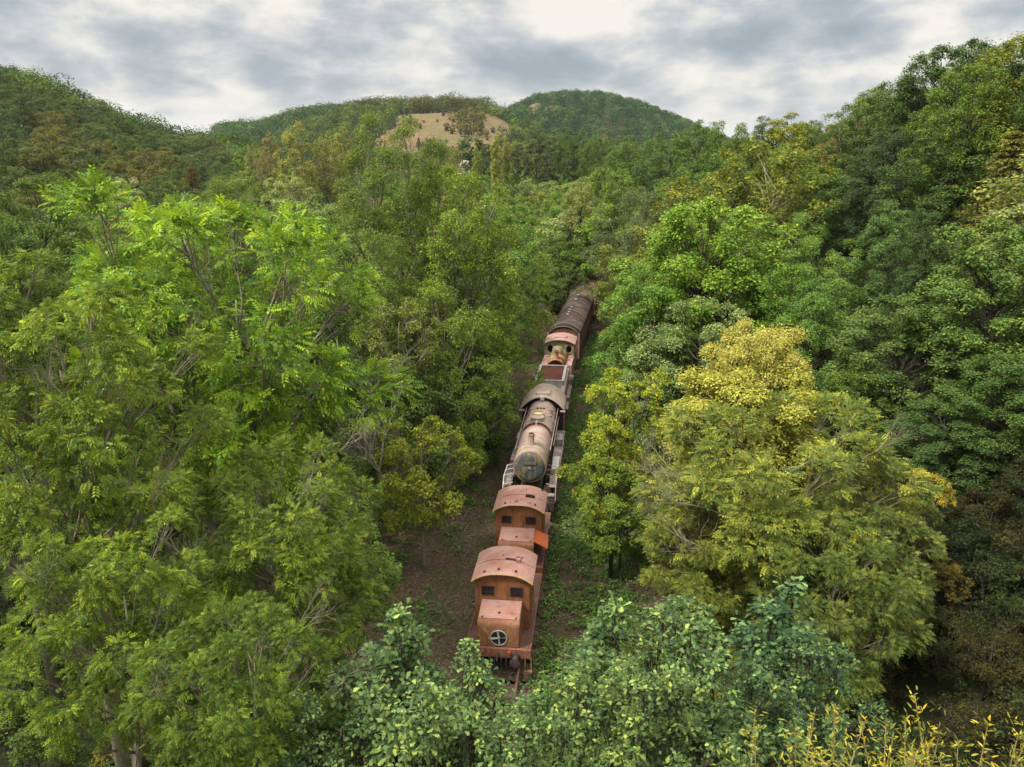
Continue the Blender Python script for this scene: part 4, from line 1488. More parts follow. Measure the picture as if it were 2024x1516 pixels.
    me.polygons.foreach_set('use_smooth', [True] * len(me.polygons))
    return Kind(name=name, H=float(np.percentile(V_[:, 2], 99.9)), R=float(np.percentile(np.hypot(V_[:, 0], V_[:, 1]), 97)), crown=crown, trunk=me)


def conifer_kind(name, H, R, h0, nw, per, nleaf, lsize, seed, droop=0.25, mat='leaf', barkm='bark_dark'):
    """whorled conifer: tiers of drooping boughs carrying needle sprays"""
    rng = np.random.default_rng(seed)
    Pp, od, ti = [], [], []
    mb = MB()
    mb.tube([(0, 0, -0.6 * H), (0, 0, 0), (0.05, 0, H * 0.5), (0, 0, H)], [0.02 * H, 0.018 * H, 0.011 * H, 0.02], 8)
    for w_ in range(nw):
        f = (w_ + 0.5) / nw
        z = H * (h0 + (1 - h0) * f)
        rl = R * (1 - f) ** 0.8 + 0.15
        for b_ in range(per):
            a_ = b_ * 2 * math.pi / per + w_ * 1.1 + rng.uniform(-0.3, 0.3)
            L = rl * rng.uniform(0.7, 1.15)
            dirv = np.array([math.cos(a_), math.sin(a_), 0])
            tip = np.array([0, 0, z]) + dirv * L + np.array([0, 0, -droop * L + 0.12 * L * f])
            mb.tube([(0, 0, z), tuple(np.array([0, 0, z]) + dirv * L * 0.5 + np.array([0, 0, -droop * L * 0.3])), tuple(tip)], [0.04, 0.03, 0.012], 3, False)
            t = rng.uniform(0.12, 1.0, nleaf)
            base = np.array([0, 0, z]) + dirv * (L * t)[:, None] + np.array([0, 0, -1.0]) * (droop * L * t ** 1.6)[:, None]
            side = np.array([-math.sin(a_), math.cos(a_), 0])
            wdt = 0.30 * L * (1.1 - t) + 0.1
            so = rng.uniform(-1, 1, nleaf) * wdt
            p_ = base + side * so[:, None] + np.array([0, 0, -1.0]) * (np.abs(so) * 0.3 + rng.uniform(0, 0.25, nleaf))[:, None]
            Pp.append(p_)
            od.append(unit(dirv + side * np.sign(so)[:, None] * 0.7 + np.array([0, 0, -0.35])))
            ti.append(np.full(nleaf, rng.random()) * 0.4 + rng.random(nleaf) * 0.52)
    Pp, od, ti = np.concatenate(Pp), np.concatenate(od), np.concatenate(ti)
    V_, Q_ = leaf_quads(rng, Pp, od, lsize, 0.7, 0.4, 0.4, 0.2)
    crown = np_mesh(name + '_crown', V_, Q_, M[mat], ti)
    me = bpy.data.meshes.new(name + '_trunk')
    me.from_pydata(mb.v, [], mb.f)
    me.update()
    me.materials.append(M[barkm])
    return Kind(name=name, H=H, R=R, crown=crown, trunk=me)


def bare_kind(name, H, seed, barkm='bark_pale', depth=5, r0=0.07, spread=0.6, lean=(0, 0, 1)):
    """leafless branching skeleton"""
    mb = MB()
    rg = random.Random(seed)

    def grow(p, d, L, r, lev):
        pts, rads = [p], [r]
        for q in range(3):
            d = (d + Vector((rg.uniform(-.22, .22), rg.uniform(-.22, .22), rg.uniform(-.1, .14)))).normalized()
            p = p + d * L / 3
            pts.append(p)
            rads.append(r * (1 - 0.14 * (q + 1)))
        mb.tube(pts, rads, 5 if lev > 2 else 3, False)
        if lev == 0:
            return
        for q in range(rg.choice((2, 3, 3)) + (1 if lev == depth else 0)):
            ax = Vector((rg.uniform(-1, 1), rg.uniform(-1, 1), rg.uniform(-0.4, 0.8)))
            grow(pts[-1 - (q % 2)], (d + ax * spread * 1.3).normalized(), L * rg.uniform(0.58, 0.82), r * 0.58, lev - 1)
    grow(Vector((0, 0, -0.3)), Vector(lean).normalized(), H * 0.36, r0, depth)
    me = bpy.data.meshes.new(name + '_branches')
    me.from_pydata(mb.v, [], mb.f)
    me.update()
    me.materials.append(M[barkm])
    return Kind(name=name, H=H, R=H * 0.4, crown=None, trunk=me)


K_ = {}
K_['ash_a'] = tree_kind('ash_a', 16, 5.8, 0.36, 'broad', 52, 14, 18, 0.44, 11, 0.24, 0.48, 'ash', 'leaf_ash', 'bark_grey', 0.30, 0.5, stems=3, twig_n=0.8, jag=0.3)
K_['ash_b'] = tree_kind('ash_b', 14, 4.4, 0.40, 'round', 50, 14, 18, 0.33, 12, 0.22, 0.38, 'ash', 'leaf_ash', 'bark_grey', 0.24, 0.5, droop=0.12, stems=2, twig_n=0.8, jag=0.35)
K_['ash_c'] = tree_kind('ash_c', 12, 5.4, 0.22, 'round', 64, 15, 16, 0.36, 13, 0.21, 0.42, 'ash', 'leaf_ash', 'bark_grey', 0.24, 0.55, droop=0.05, stems=2, twig_n=0.7, jag=0.25, inner=0.1)
K_['oak'] = tree_kind('oak', 11.5, 2.3, 0.5, 'broad', 40, 13, 14, 0.155, 21, 0.24, 0.25, 'oak', 'leaf_oak', 'bark_dark', 0.10, 0.9, twig_n=0.4, jag=0.4)
K_['oak_b'] = tree_kind('oak_b', 11.5, 1.8, 0.5, 'cone', 40, 12, 13, 0.155, 22, 0.26, 0.22, 'oak', 'leaf_oak', 'bark_dark', 0.10, 1.1, twig_n=0.5, jag=0.5)
K_['dome'] = tree_kind('dome', 11.5, 2.7, 0.40, 'round', 110, 16, 34, 0.12, 23, 0.20, 0.36, 'quad', 'leaf_gold', 'bark_dark', 0.16, 0.85, 0.7, 0.5, twig_n=0.5, jag=0.2, inner=0.1)
K_['willow_a'] = tree_kind('willow_a', 17, 5.5, 0.1, 'ovoid', 90, 13, 48, 0.17, 31, 0.17, 0.55, 'quad', 'leaf', 'bark_grey', 0.28, 0.8, 0.7, 0.42, 0.1, stems=2, twig_n=0.3, jag=0.35)
K_['willow_b'] = tree_kind('willow_b', 15, 5.0, 0.06, 'round', 90, 12, 48, 0.17, 32, 0.18, 0.52, 'quad', 'leaf', 'bark_grey', 0.25, 0.8, 0.7, 0.45, 0.1, stems=2, twig_n=0.3, jag=0.3)
K_['broad_a'] = tree_kind('broad_a', 14, 5.0, 0.06, 'round', 90, 11, 42, 0.19, 41, 0.17, 0.55, 'quad', 'leaf', 'bark_dark', 0.26, 0.75, twig_n=0.2)
K_['broad_b'] = tree_kind('broad_b', 14, 4.4, 0.05, 'ovoid', 90, 11, 40, 0.18, 42, 0.17, 0.50, 'quad', 'leaf', 'bark_dark', 0.24, 0.75, twig_n=0.2, jag=0.3)
K_['maple'] = tree_kind('maple', 15, 5.2, 0.08, 'ovoid', 110, 11, 54, 0.17, 43, 0.16, 0.58, 'quad', 'leaf', 'bark_dark', 0.26, 0.75, 0.8, 0.8, twig_n=0.2, jag=0.28)
K_['dense'] = tree_kind('dense', 12, 4.2, 0.03, 'ovoid', 120, 13, 36, 0.14, 44, 0.15, 0.40, 'quad', 'leaf', 'bark_dark', 0.2, 0.85, 0.7, 0.6, twig_n=0.2, jag=0.2)
K_['small'] = tree_kind('small', 8, 3.0, 0.12, 'round', 30, 20, 26, 0.16, 45, 0.24, 0.36, 'quad', 'leaf', 'bark_grey', 0.10, 0.65, 0.9, 0.65, stems=2, twig_n=1.0, jag=0.35)
K_['small_b'] = tree_kind('small_b', 8, 2.8, 0.05, 'ovoid', 34, 18, 22, 0.16, 46, 0.23, 0.34, 'quad', 'leaf', 'bark_dark', 0.10, 0.7, 0.9, 0.65, stems=3, twig_n=1.0, jag=0.35)
K_['bush'] = tree_kind('bush', 2.6, 2.0, 0.02, 'bush', 18, 14, 20, 0.13, 51, 0.32, 0.26, 'quad', 'leaf', 'bark_dark', 0.05, 0.6, 0.8, 0.6, stems=3, twig_n=0.8, jag=0.3)
K_['bush_b'] = tree_kind('bush_b', 2.4, 2.2, 0.02, 'bush', 22, 12, 18, 0.12, 52, 0.3, 0.28, 'quad', 'leaf', 'bark_dark', 0.05, 0.7, 0.8, 0.45, stems=3, twig_n=0.8, jag=0.4)
K_['poplar'] = tree_kind('poplar', 22, 2.0, 0.06, 'column', 40, 12, 16, 0.42, 61, 0.5, 0.6, 'quad', 'leaf', 'bark_grey', 0.25, 1.3, 0.5, 0.6, twig_n=0.3)
K_['tall'] = tree_kind('tall', 22, 4.2, 0.15, 'ovoid', 40, 14, 18, 0.36, 62, 0.26, 0.65, 'quad', 'leaf', 'bark_grey', 0.28, 1.0, 0.5, 0.5, twig_n=0.6, jag=0.35)
K_['mid_a'] = tree_kind('mid_a', 14, 5.4, 0.05, 'round', 80, 9, 26, 0.30, 63, 0.18, 0.7, 'quad', 'leaf', 'bark_dark', 0.26, 0.75, twig_n=0.05)
K_['mid_b'] = tree_kind('mid_b', 14, 4.8, 0.05, 'ovoid', 80, 9, 24, 0.29, 64, 0.18, 0.65, 'quad', 'leaf', 'bark_dark', 0.26, 0.75, twig_n=0.05, jag=0.35)
K_['mid_c'] = tree_kind('mid_c', 13, 5.0, 0.05, 'broad', 76, 9, 24, 0.30, 65, 0.18, 0.65, 'quad', 'leaf', 'bark_grey', 0.26, 0.7, twig_n=0.1, jag=0.3)
K_['far_a'] = tree_kind('far_a', 12, 5.0, 0.02, 'round', 22, 9, 11, 0.85, 66, 0.32, 0.85, 'quad', 'leaf_far', 'bark_dark', 0.26, 0.6, twig_n=0.0)
K_['far_b'] = tree_kind('far_b', 12, 4.4, 0.02, 'ovoid', 22, 9, 11, 0.8, 67, 0.32, 0.8, 'quad', 'leaf_far', 'bark_dark', 0.26, 0.7, twig_n=0.0, jag=0.35)
K_['spruce'] = conifer_kind('spruce', 18, 4.2, 0.05, 26, 8, 55, 0.30, 71, 0.45)
K_['pine'] = tree_kind('pine', 16, 4.0, 0.12, 'ovoid', 34, 12, 34, 0.34, 72, 0.26, 0.6, 'quad', 'leaf', 'bark_dark', 0.25, 0.35, 0.9, 0.3, twig_n=0.5, jag=0.5)
K_['fir'] = conifer_kind('fir', 14, 3.6, 0.05, 18, 7, 30, 0.55, 73, 0.15)
K_['bare_a'] = bare_kind('bare_a', 10, 84, 'bark_pale', 5, 0.10, 0.75)
K_['bare_b'] = bare_kind('bare_b', 6, 82, 'bark_grey', 5, 0.05, 0.6, (-1, 0, 0.25))

ALL_SPOTS = []                                   # (x, y, r) of hand-placed trees


def put(kind, name, label, cat, x, y, h, rx, color, rot=0.0, group=None, z=None, lean=(0, 0)):
    k = K_[kind]
    e = empty(name, (x, y, (Gf(x, y) if z is None else z)), rot)
    s_ = rx / k.R
    sz = h / k.H
    if sz > s_:
        sz = min(sz, s_ * 1.12)                  # a tall tree carries its crown on a longer trunk
    dz = h - sz * k.H
    e.rotation_euler = (lean[0], lean[1], rot)
    tag(e, label, cat, group)
    if k.crown is not None:
        c = link('crown', k.crown, e)
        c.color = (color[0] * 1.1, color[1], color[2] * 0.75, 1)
        c.scale = (s_, s_, sz)
        c.location = (0, 0, dz)
    t = link('trunk' if k.crown is not None else 'branches', k.trunk, e)
    t.scale = (s_, s_, sz)
    t.location = (0, 0, dz)
    return e


def hero(kind, name, label, px, py, d, hw, color, rot=0.0, cat='tree', group=None, spot=True):
    """px, py: photo pixel of the apex; d: metres of depth; hw: crown half width in photo pixels there"""
    x, y, zt = at_depth(px, py, d)
    gz = Gf(x, y)
    if spot:
        ALL_SPOTS.append((x, y, hw * d / F))
    return put(kind, name, label, cat, x, y, max(1.0, zt - gz), hw * d / F, color, rot, group)


BRIGHT = (0.115, 0.215, 0.028)
MIDG = (0.062, 0.120, 0.026)
DARK = (0.034, 0.070, 0.022)
OLIVE = (0.085, 0.112, 0.026)
YELG = (0.150, 0.185, 0.022)
SILV = (0.105, 0.145, 0.072)
OAKC = (0.080, 0.128, 0.052)
ASHY = (0.115, 0.168, 0.024)

# --- near left
hero('ash_a', 'ash_tree', 'broad bright green ash tree, brightest crown of all, with bare yellow-mossed forks', 385, 350, 26, 345, BRIGHT, 0.4)
hero('ash_b', 'ash_tree', 'yellow-green ash tree with drooping feathery leaves nearest the lower left corner', 90, 560, 16.0, 300, ASHY, 1.3)
hero('ash_b', 'ash_tree', 'feathery yellow-green ash tree at the left border, behind the corner ash', -60, 470, 22, 220, (0.085, 0.14, 0.024), 4.0)
hero('ash_c', 'ash_tree', 'low spreading ash tree with pale bare twigs poking out, beside the oak thicket', 540, 890, 18.0, 215, (0.10, 0.150, 0.026), 2.1)
hero('ash_b', 'ash_tree', 'lower feathery ash tree filling the bottom left, its mossy trunk beside the dark gap', 190, 1040, 13.5, 225, (0.095, 0.152, 0.024), 5.1)
hero('ash_c', 'ash_tree', 'thin ash tree at the bottom edge between the corner ash and the oaks', 450, 1210, 12.5, 200, (0.080, 0.128, 0.022), 0.3)
hero('small_b', 'alder_tree', 'glossy green alder tree standing between the low ash and the bare earth strip', 640, 955, 25, 120, (0.07, 0.125, 0.032), 1.0)
hero('small', 'alder_tree', 'dull green alder tree below the glossy alder, left of the earth strip', 690, 1060, 22, 100, (0.060, 0.100, 0.026), 3.0)
hero('small', 'hornbeam_tree', 'small tree with yellow-speckled leaves leaning over the earth strip', 830, 835, 35, 110, (0.115, 0.150, 0.022), 0.8)
hero('small', 'hornbeam_tree', 'small green tree right behind the yellow-speckled one', 740, 810, 38, 100, (0.065, 0.10, 0.025), 2.8)
hero('bare_a', 'bare_tree', 'half dead tree with white bare branches among the green crowns', 760, 615, 33.5, 150, (0, 0, 0), 1.9)
hero('small', 'birch_tree', 'thin pale birch tree with sparse yellowing leaves above the white branches', 775, 590, 39, 85, (0.105, 0.13, 0.035), 0.2)
# --- centre left
hero('willow_a', 'willow_tree', 'tallest dark olive willow tree left of the train, its narrow top on the skyline', 765, 228, 47, 150, (0.066, 0.108, 0.026), 0.0)
hero('willow_b', 'willow_tree', 'wide olive willow tree right of the tallest one', 880, 330, 48, 165, (0.082, 0.135, 0.026), 2.0)
hero('willow_b', 'willow_tree', 'olive willow tree whose lower boughs overhang the tank locomotive', 945, 440, 50, 140, (0.078, 0.132, 0.028), 3.6)
hero('willow_a', 'willow_tree', 'dense willow tree with thin grey twigs in front of the tallest willow', 700, 430, 42, 130, (0.066, 0.112, 0.026), 4.4)
hero('willow_b', 'willow_tree', 'low willow tree below the others, beside the bare white branches', 850, 560, 43, 150, (0.070, 0.118, 0.027), 5.2)
hero('broad_b', 'broadleaf_tree', 'mid green broadleaf tree closing over the far end of the train', 975, 385, 70, 105, (0.072, 0.135, 0.028), 1.4)
hero('broad_a', 'broadleaf_tree', 'mid green rounded tree behind the one closing over the train', 1125, 360, 106, 75, (0.075, 0.14, 0.035), 0.4)
hero('small', 'alder_tree', 'low bough-heavy alder tree left of the long wagon', 985, 560, 62, 62, (0.058, 0.10, 0.024), 0.9)
hero('small_b', 'alder_tree', 'small dark alder tree reaching over the earth beside the coal tender', 950, 690, 47, 80, (0.050, 0.088, 0.022), 2.9)
hero('small_b', 'alder_tree', 'shadowy alder tree under the low willow', 830, 740, 40, 90, (0.045, 0.080, 0.022), 0.1)
hero('broad_a', 'broadleaf_tree', 'dark tree behind the bright ash, right shoulder', 600, 420, 45, 110, (0.050, 0.092, 0.024), 2.2)
hero('broad_b', 'broadleaf_tree', 'deep green tree between bright ash and dense willow', 590, 520, 37, 105, (0.048, 0.088, 0.023), 4.2)
hero('small', 'whitebeam_tree', 'pale silver-leaved tree standing above the dark crowns', 565, 348, 58, 55, (0.16, 0.21, 0.10), 1.2)
hero('small_b', 'whitebeam_tree', 'pale silver-leaved tree at the right of the taller silver one', 640, 410, 54, 60, (0.14, 0.19, 0.085), 3.2)
hero('willow_b', 'willow_tree', 'olive tree topping the bright ash from behind', 440, 350, 60, 90, (0.085, 0.125, 0.03), 2.4)
hero('broad_a', 'broadleaf_tree', 'dark green tree at the left border beyond the bright ash', 60, 345, 50, 130, (0.045, 0.085, 0.024), 0.9)
hero('broad_b', 'broadleaf_tree', 'dark green tree just left of the bright ash crown', 10, 420, 38, 120, (0.040, 0.080, 0.022), 3.9)
hero('small', 'whitebeam_tree', 'small silvery tree peeping over the bright ash', 245, 350, 52, 35, (0.17, 0.21, 0.13), 2.9)
hero('broad_b', 'broadleaf_tree', 'green tree leaning over the far end of the long wagon', 1108, 462, 93, 62, (0.062, 0.112, 0.026), 4.4)
hero('small', 'alder_tree', 'small dark alder tree covering the joint between the two wagons', 1118, 520, 90, 42, (0.050, 0.092, 0.024), 0.4)
# --- right of the train
hero('maple', 'maple_tree', 'large bright green maple tree right of the long wagon', 1400, 392, 52, 165, (0.088, 0.165, 0.028), 0.7)
hero('broad_b', 'maple_tree', 'lower bright green bough-heavy tree beside the wagon, in front of the large maple', 1290, 520, 50, 118, (0.085, 0.16, 0.032), 2.7)
hero('willow_b', 'willow_tree', 'grey-green fine-leaved willow tree behind the large maple', 1262, 372, 78, 100, (0.062, 0.088, 0.048), 1.7)
hero('small', 'hazel_tree', 'small yellow-green tree hanging over the steam locomotive', 1245, 735, 38, 105, (0.145, 0.185, 0.020), 2.2)
hero('small_b', 'hazel_tree', 'low yellow-green tree in front of the small one by the locomotive', 1200, 830, 35.5, 80, (0.115, 0.155, 0.022), 4.2)
hero('dome', 'golden_tree', 'round-topped tree with golden yellow crown', 1500, 640, 33, 116, (0.25, 0.255, 0.085), 0.8)
hero('dome', 'golden_tree', 'yellow-green tree between the golden crown and the wide olive ash', 1490, 722, 31.5, 165, (0.205, 0.23, 0.062), 2.8)
hero('ash_c', 'ash_tree', 'wide olive ash tree below the golden crown, pale bare twigs on its near side', 1560, 790, 28, 280, (0.135, 0.168, 0.038), 1.1)
hero('ash_c', 'ash_tree', 'drooping olive ash tree right of the golden one, above the dark slope', 1720, 960, 27, 150, (0.105, 0.135, 0.040), 3.1)
hero('ash_c', 'ash_tree', 'lowest olive ash tree on the dark slope, partly behind the dark oaks', 1650, 1040, 25, 185, (0.098, 0.128, 0.032), 4.1)
hero('ash_b', 'ash_tree', 'lower olive ash tree leaning out toward the track', 1420, 960, 27, 150, (0.115, 0.145, 0.032), 5.1)
hero('dense', 'broadleaf_tree', 'big dense dark green tree on the slope behind the olive ash', 1800, 590, 39, 150, (0.056, 0.098, 0.036), 0.2)
hero('dense', 'broadleaf_tree', 'dark green tree at the foot of the big dense one', 1880, 800, 35, 120, (0.040, 0.074, 0.028), 2.2)
hero('maple', 'maple_tree', 'shaded green maple tree at the right border above the dark slope', 1985, 440, 37, 160, (0.060, 0.112, 0.036), 4.0)
hero('maple', 'maple_tree', 'lower shaded maple tree at the right border', 2010, 700, 34, 120, (0.044, 0.084, 0.028), 1.0)
hero('broad_a', 'broadleaf_tree', 'soft green tree between the large maple and the dense dark one', 1640, 470, 52, 110, (0.068, 0.13, 0.033), 2.5)
hero('broad_b', 'broadleaf_tree', 'mid green tree right behind the golden crown', 1620, 560, 44, 115, (0.066, 0.125, 0.028), 5.5)
hero('broad_a', 'broadleaf_tree', 'mid green tree joining large maple and golden crown', 1560, 520, 50, 100, (0.068, 0.135, 0.026), 4.5)
hero('broad_b', 'birch_tree', 'slender blue-green birch tree on the slope', 1770, 400, 50, 75, (0.060, 0.115, 0.045), 1.5)
hero('broad_b', 'broadleaf_tree', 'leafy tree under the golden crown, facing the yellow shrub', 1690, 720, 38, 80, (0.050, 0.095, 0.026), 0.5)
hero('bush', 'yellow_shrub', 'golden shrub hugging the right flank of the olive ash', 1830, 925, 31, 58, (0.21, 0.18, 0.03), 1.0, 'shrub')
hero('bush', 'yellow_shrub', 'dull ochre shrub lower down the dark slope', 1880, 1110, 28, 48, (0.10, 0.085, 0.02), 2.0, 'shrub')
hero('spruce', 'spruce_tree', 'drooping spruce tree with yellow-brown boughs on the right border', 2010, 255, 50, 135, (0.105, 0.110, 0.030), 0.0)
hero('small_b', 'hazel_tree', 'low yellow-green tree rooted beside the second shunter', 1215, 905, 34, 75, (0.085, 0.125, 0.022), 1.2)
hero('bush', 'hazel_bush', 'green bush at the foot of the yellow-green trees near the locomotive', 1230, 985, 33, 70, (0.07, 0.11, 0.022), 1.2, 'shrub')
# --- right hilltop
for px, py, d, hw, kd, col, lb in (
        (1890, 82, 66, 120, 'maple', (0.040, 0.075, 0.024), 'dark maple tree crowning the right hilltop'),
        (2010, 75, 60, 110, 'maple', (0.036, 0.070, 0.022), 'dark maple tree at the very top of the right border'),
        (1810, 150, 72, 105, 'broad_a', (0.045, 0.082, 0.026), 'rounded dark tree stepping down from the hilltop maple'),
        (1730, 178, 80, 85, 'broad_b', (0.052, 0.092, 0.028), 'rounded tree at the left shoulder of the hilltop'),
        (1930, 130, 55, 120, 'broad_a', (0.070, 0.120, 0.024), 'lighter green tree in front of the hilltop maple'),
        (1780, 250, 64, 105, 'dense', (0.036, 0.060, 0.030), 'grey-green dark tree in the shade of the hilltop'),
        (1880, 250, 55, 120, 'broad_b', (0.046, 0.078, 0.024), 'shaded tree halfway up the right hill'),
        (1680, 235, 86, 60, 'small', (0.085, 0.085, 0.045), 'thin browning tree with gaps beside the hilltop trees'),
        (1560, 222, 98, 55, 'mid_b', (0.150, 0.165, 0.020), 'yellow-green tree standing out on the skyline'),
        (1515, 230, 100, 45, 'mid_b', (0.042, 0.075, 0.022), 'dark narrow tree touching the yellow-green skyline tree'),
        (1615, 238, 96, 50, 'mid_b', (0.060, 0.095, 0.024), 'green tree on the other side of the yellow-green skyline tree'),
        (1450, 240, 105, 60, 'mid_a', (0.060, 0.11, 0.026), 'rounded green tree on the skyline over the large maple'),
        (1385, 238, 110, 55, 'mid_a', (0.052, 0.098, 0.025), 'first skyline tree right of the far wooded hill'),
        (1330, 262, 112, 60, 'mid_a', (0.055, 0.10, 0.025), 'broad green tree overlapping the foot of the far wooded hill'),
        (1640, 330, 78, 85, 'broad_a', (0.070, 0.13, 0.030), 'fresh green tree below the thin browning one'),
        (1700, 330, 68, 80, 'broad_b', (0.062, 0.12, 0.034), 'fresh green tree against the grey-green dark one'),
        (1500, 340, 78, 80, 'broad_b', (0.074, 0.125, 0.026), 'leafy green tree behind the large maple crown'),
        (1430, 300, 92, 75, 'mid_a', (0.050, 0.092, 0.024), 'dark green tree above the large maple crown'),
        (1350, 330, 92, 70, 'mid_b', (0.082, 0.125, 0.022), 'yellowish tree beside the grey-green willow'),
        (1560, 420, 62, 90, 'broad_a', (0.070, 0.13, 0.030), 'broad tree with pale leaf tips right of the large maple'),
        (1845, 420, 47, 80, 'broad_b', (0.040, 0.072, 0.028), 'dark tree between the slender birch and the right border maple')):
    hero(kd, 'skyline_tree' if py < 245 else 'hill_tree', lb, px, py, d, hw, col, px * 0.37)

def dead_bough(tree, px, py, d, rot, s, tilt=0.0):
    """a leafless bough of that tree, showing outside its crown"""
    x, y, z = at_depth(px, py, d)
    a = -tree.rotation_euler.z
    dx, dy, dzz = x - tree.location.x, y - tree.location.y, z - tree.location.z
    o = link('dead_bough', K_['bare_b'].trunk, tree)
    o.location = (dx * math.cos(a) - dy * math.sin(a), dx * math.sin(a) + dy * math.cos(a), dzz)
    o.rotation_euler = (0, tilt, rot + a)
    o.scale = (s, s, s)


trees_now = [o for o in COL.objects if o.type == 'EMPTY' and o.get('category') == 'tree']


def nearest_ash(px, py, d):
    x, y, z = at_depth(px, py, d)
    return min((o for o in trees_now if o.name.startswith('ash_tree')), key=lambda o: (o.location.x - x) ** 2 + (o.location.y - y) ** 2)


for px, py, d, rot, s, tl in ((1450, 1010, 26.2, 0.1, 0.62, 0.0), (1440, 1090, 25.6, 0.5, 0.55, 0.1), (1400, 960, 26.4, -0.3, 0.5, 0.0), (1700, 900, 26.0, 2.9, 0.35, 0.3),
                              (640, 900, 17.9, 3.3, 0.30, 0.2), (560, 1010, 16.4, 2.6, 0.24, 0.5), (420, 1130, 14.6, 1.2, 0.26, 0.6), (300, 1000, 14.2, 2.2, 0.25, 0.5),
                              (520, 1270, 12.2, 3.3, 0.26, 0.1), (610, 1340, 12.3, 2.9, 0.24, 0.0), (400, 1400, 11.6, 0.6, 0.22, 0.5), (170, 820, 15.2, 0.8, 0.26, 0.7), (120, 1180, 12.4, 1.5, 0.22, 0.7), (350, 720, 20.5, 2.6, 0.34, 0.7), (560, 640, 23.5, 3.0, 0.4, 0.5)):
    dead_bough(nearest_ash(px, py, d), px, py, d + (0.9 if px < 1000 else 0.2), rot, s, tl)

# --- oaks in the foreground
for px, py, d, hw, kd, lb in (
        (790, 1190, 14.0, 165, 'oak_b', 'young oak tree with lobed leaves, topmost shoot on the left of the train nose'),
        (690, 1310, 13.2, 210, 'oak', 'young oak tree low beside the small ash, lobed blue-green leaves'),
        (945, 1268, 13.2, 120, 'oak_b', 'slim oak spire rising right in front of the first shunter'),
        (850, 1360, 12.2, 220, 'oak', 'young oak tree at the bottom edge under the slim spire'),
        (1195, 1180, 13.6, 175, 'oak_b', 'young oak tree with pale upright shoots right of the first shunter'),
        (1150, 1330, 12.4, 190, 'oak', 'young oak tree filling the gap between rails and pale upright shoots'),
        (1320, 1195, 13.4, 190, 'oak', 'second pale-tipped oak tree beside the upright shoots'),
        (1400, 1295, 12.4, 210, 'oak', 'bushy oak tree at the foot of the pale-tipped one'),
        (1270, 1330, 11.4, 190, 'oak', 'closest oak tree cut by the bottom edge'),
        (1040, 1410, 11.2, 170, 'oak', 'low oak tree over the sleepers at the bottom edge'),
        (600, 1400, 12.4, 150, 'oak', 'shaded young oak tree nearest the ash twigs at the bottom')):
    hero(kd, 'oak_tree', lb, px, py, d, hw, OAKC, px * 0.11)
hero('oak_b', 'oak_tree', 'darker young oak tree standing apart in front of the olive ash', 1540, 1150, 15.5, 170, (0.052, 0.098, 0.050), 0.3)
hero('oak', 'oak_tree', 'dark oak tree behind the yellow willow shoots', 1600, 1270, 14.5, 150, (0.045, 0.085, 0.042), 1.3)
hero('oak', 'oak_tree', 'dark oak tree wedged between the pale-tipped oaks and the standing-apart one', 1480, 1330, 13.5, 120, (0.050, 0.095, 0.048), 2.3)


# --- yellow willow shoots, bottom right
def shoot_bush(seed, x, y, z0, z1, spread, n, name, label):
    rng = np.random.default_rng(seed)
    mb = MB()
    Pp, D, T_ = [], [], []
    for q in range(n):
        bx, by = rng.normal(0, spread * 0.35, 2)
        tx_, ty_ = bx * 2.2 + rng.normal(0, 0.22), by * 2.2 + rng.normal(0, 0.22)
        top = (z1 - z0) * rng.uniform(0.84, 1.0)
        pts = []
        for t in np.linspace(0, 1, 9):
            pts.append(np.array([bx + (tx_ - bx) * t ** 1.6 + 0.03 * math.sin(5 * t + q), by + (ty_ - by) * t ** 1.6, top * t]))
        mb.tube(pts, [0.011 * (1 - 0.75 * t) + 0.002 for t in np.linspace(0, 1, 9)], 4, False)
        P_ = np.array(pts)
        m_ = 105
        t = 1 - rng.uniform(0, 1, m_) ** 1.5 * 0.40
        base = np.stack([np.interp(t, np.linspace(0, 1, 9), P_[:, c_]) for c_ in range(3)], 1)
        a_ = np.arange(m_) * 2.4 + q
        dd = np.stack([np.cos(a_), np.sin(a_), rng.uniform(0.3, 1.3, m_)], 1)
        # short side shoots
        base = base + dd * (rng.random(m_) < 0.5)[:, None] * rng.uniform(0.02, 0.12, m_)[:, None]
        Pp.append(base)
        D.append(unit(dd))
        T_.append(np.where(rng.random(m_) < 0.14, 1.0, rng.random(m_) * 0.92))
    Pp, D, T_ = np.concatenate(Pp), np.concatenate(D), np.concatenate(T_)
    n_ = len(Pp)
    nrm = unit(np.array([0, 0, 0.6]) + rng.normal(0, 0.7, (n_, 3)))
    d = unit(D - nrm * np.sum(D * nrm, 1, keepdims=True) * 0.8)
    sd_ = unit(np.cross(d, nrm))
    L = (0.064 * rng.uniform(0.6, 1.3, n_))[:, None]
    rows = []
    for t, w_ in ((0, 0.02), (0.3, 0.115), (0.62, 0.105), (1.0, 0.01)):
        p0 = Pp + d * L * t - nrm * L * 0.2 * t * t
        rows += [p0 + sd_ * L * w_, p0 - sd_ * L * w_]
    V_ = np.stack(rows, 1).reshape(-1, 3)
    base = (np.arange(n_) * 8)[:, None, None]
    q_ = np.array([[2 * k, 2 * k + 2, 2 * k + 3, 2 * k + 1] for k in range(3)])[None]
    me = np_mesh(name + '_leaves', V_, (base + q_).reshape(-1, 4), M['leaf_shoot'], np.repeat(T_, 3))
    e = empty(name, (x, y, z0))
    tag(e, label, 'shrub')
    c = link('crown', me, e)
    c.color = (0.18, 0.185, 0.028, 1)
    mb.build('stem', M['shoot'], e)
    return e


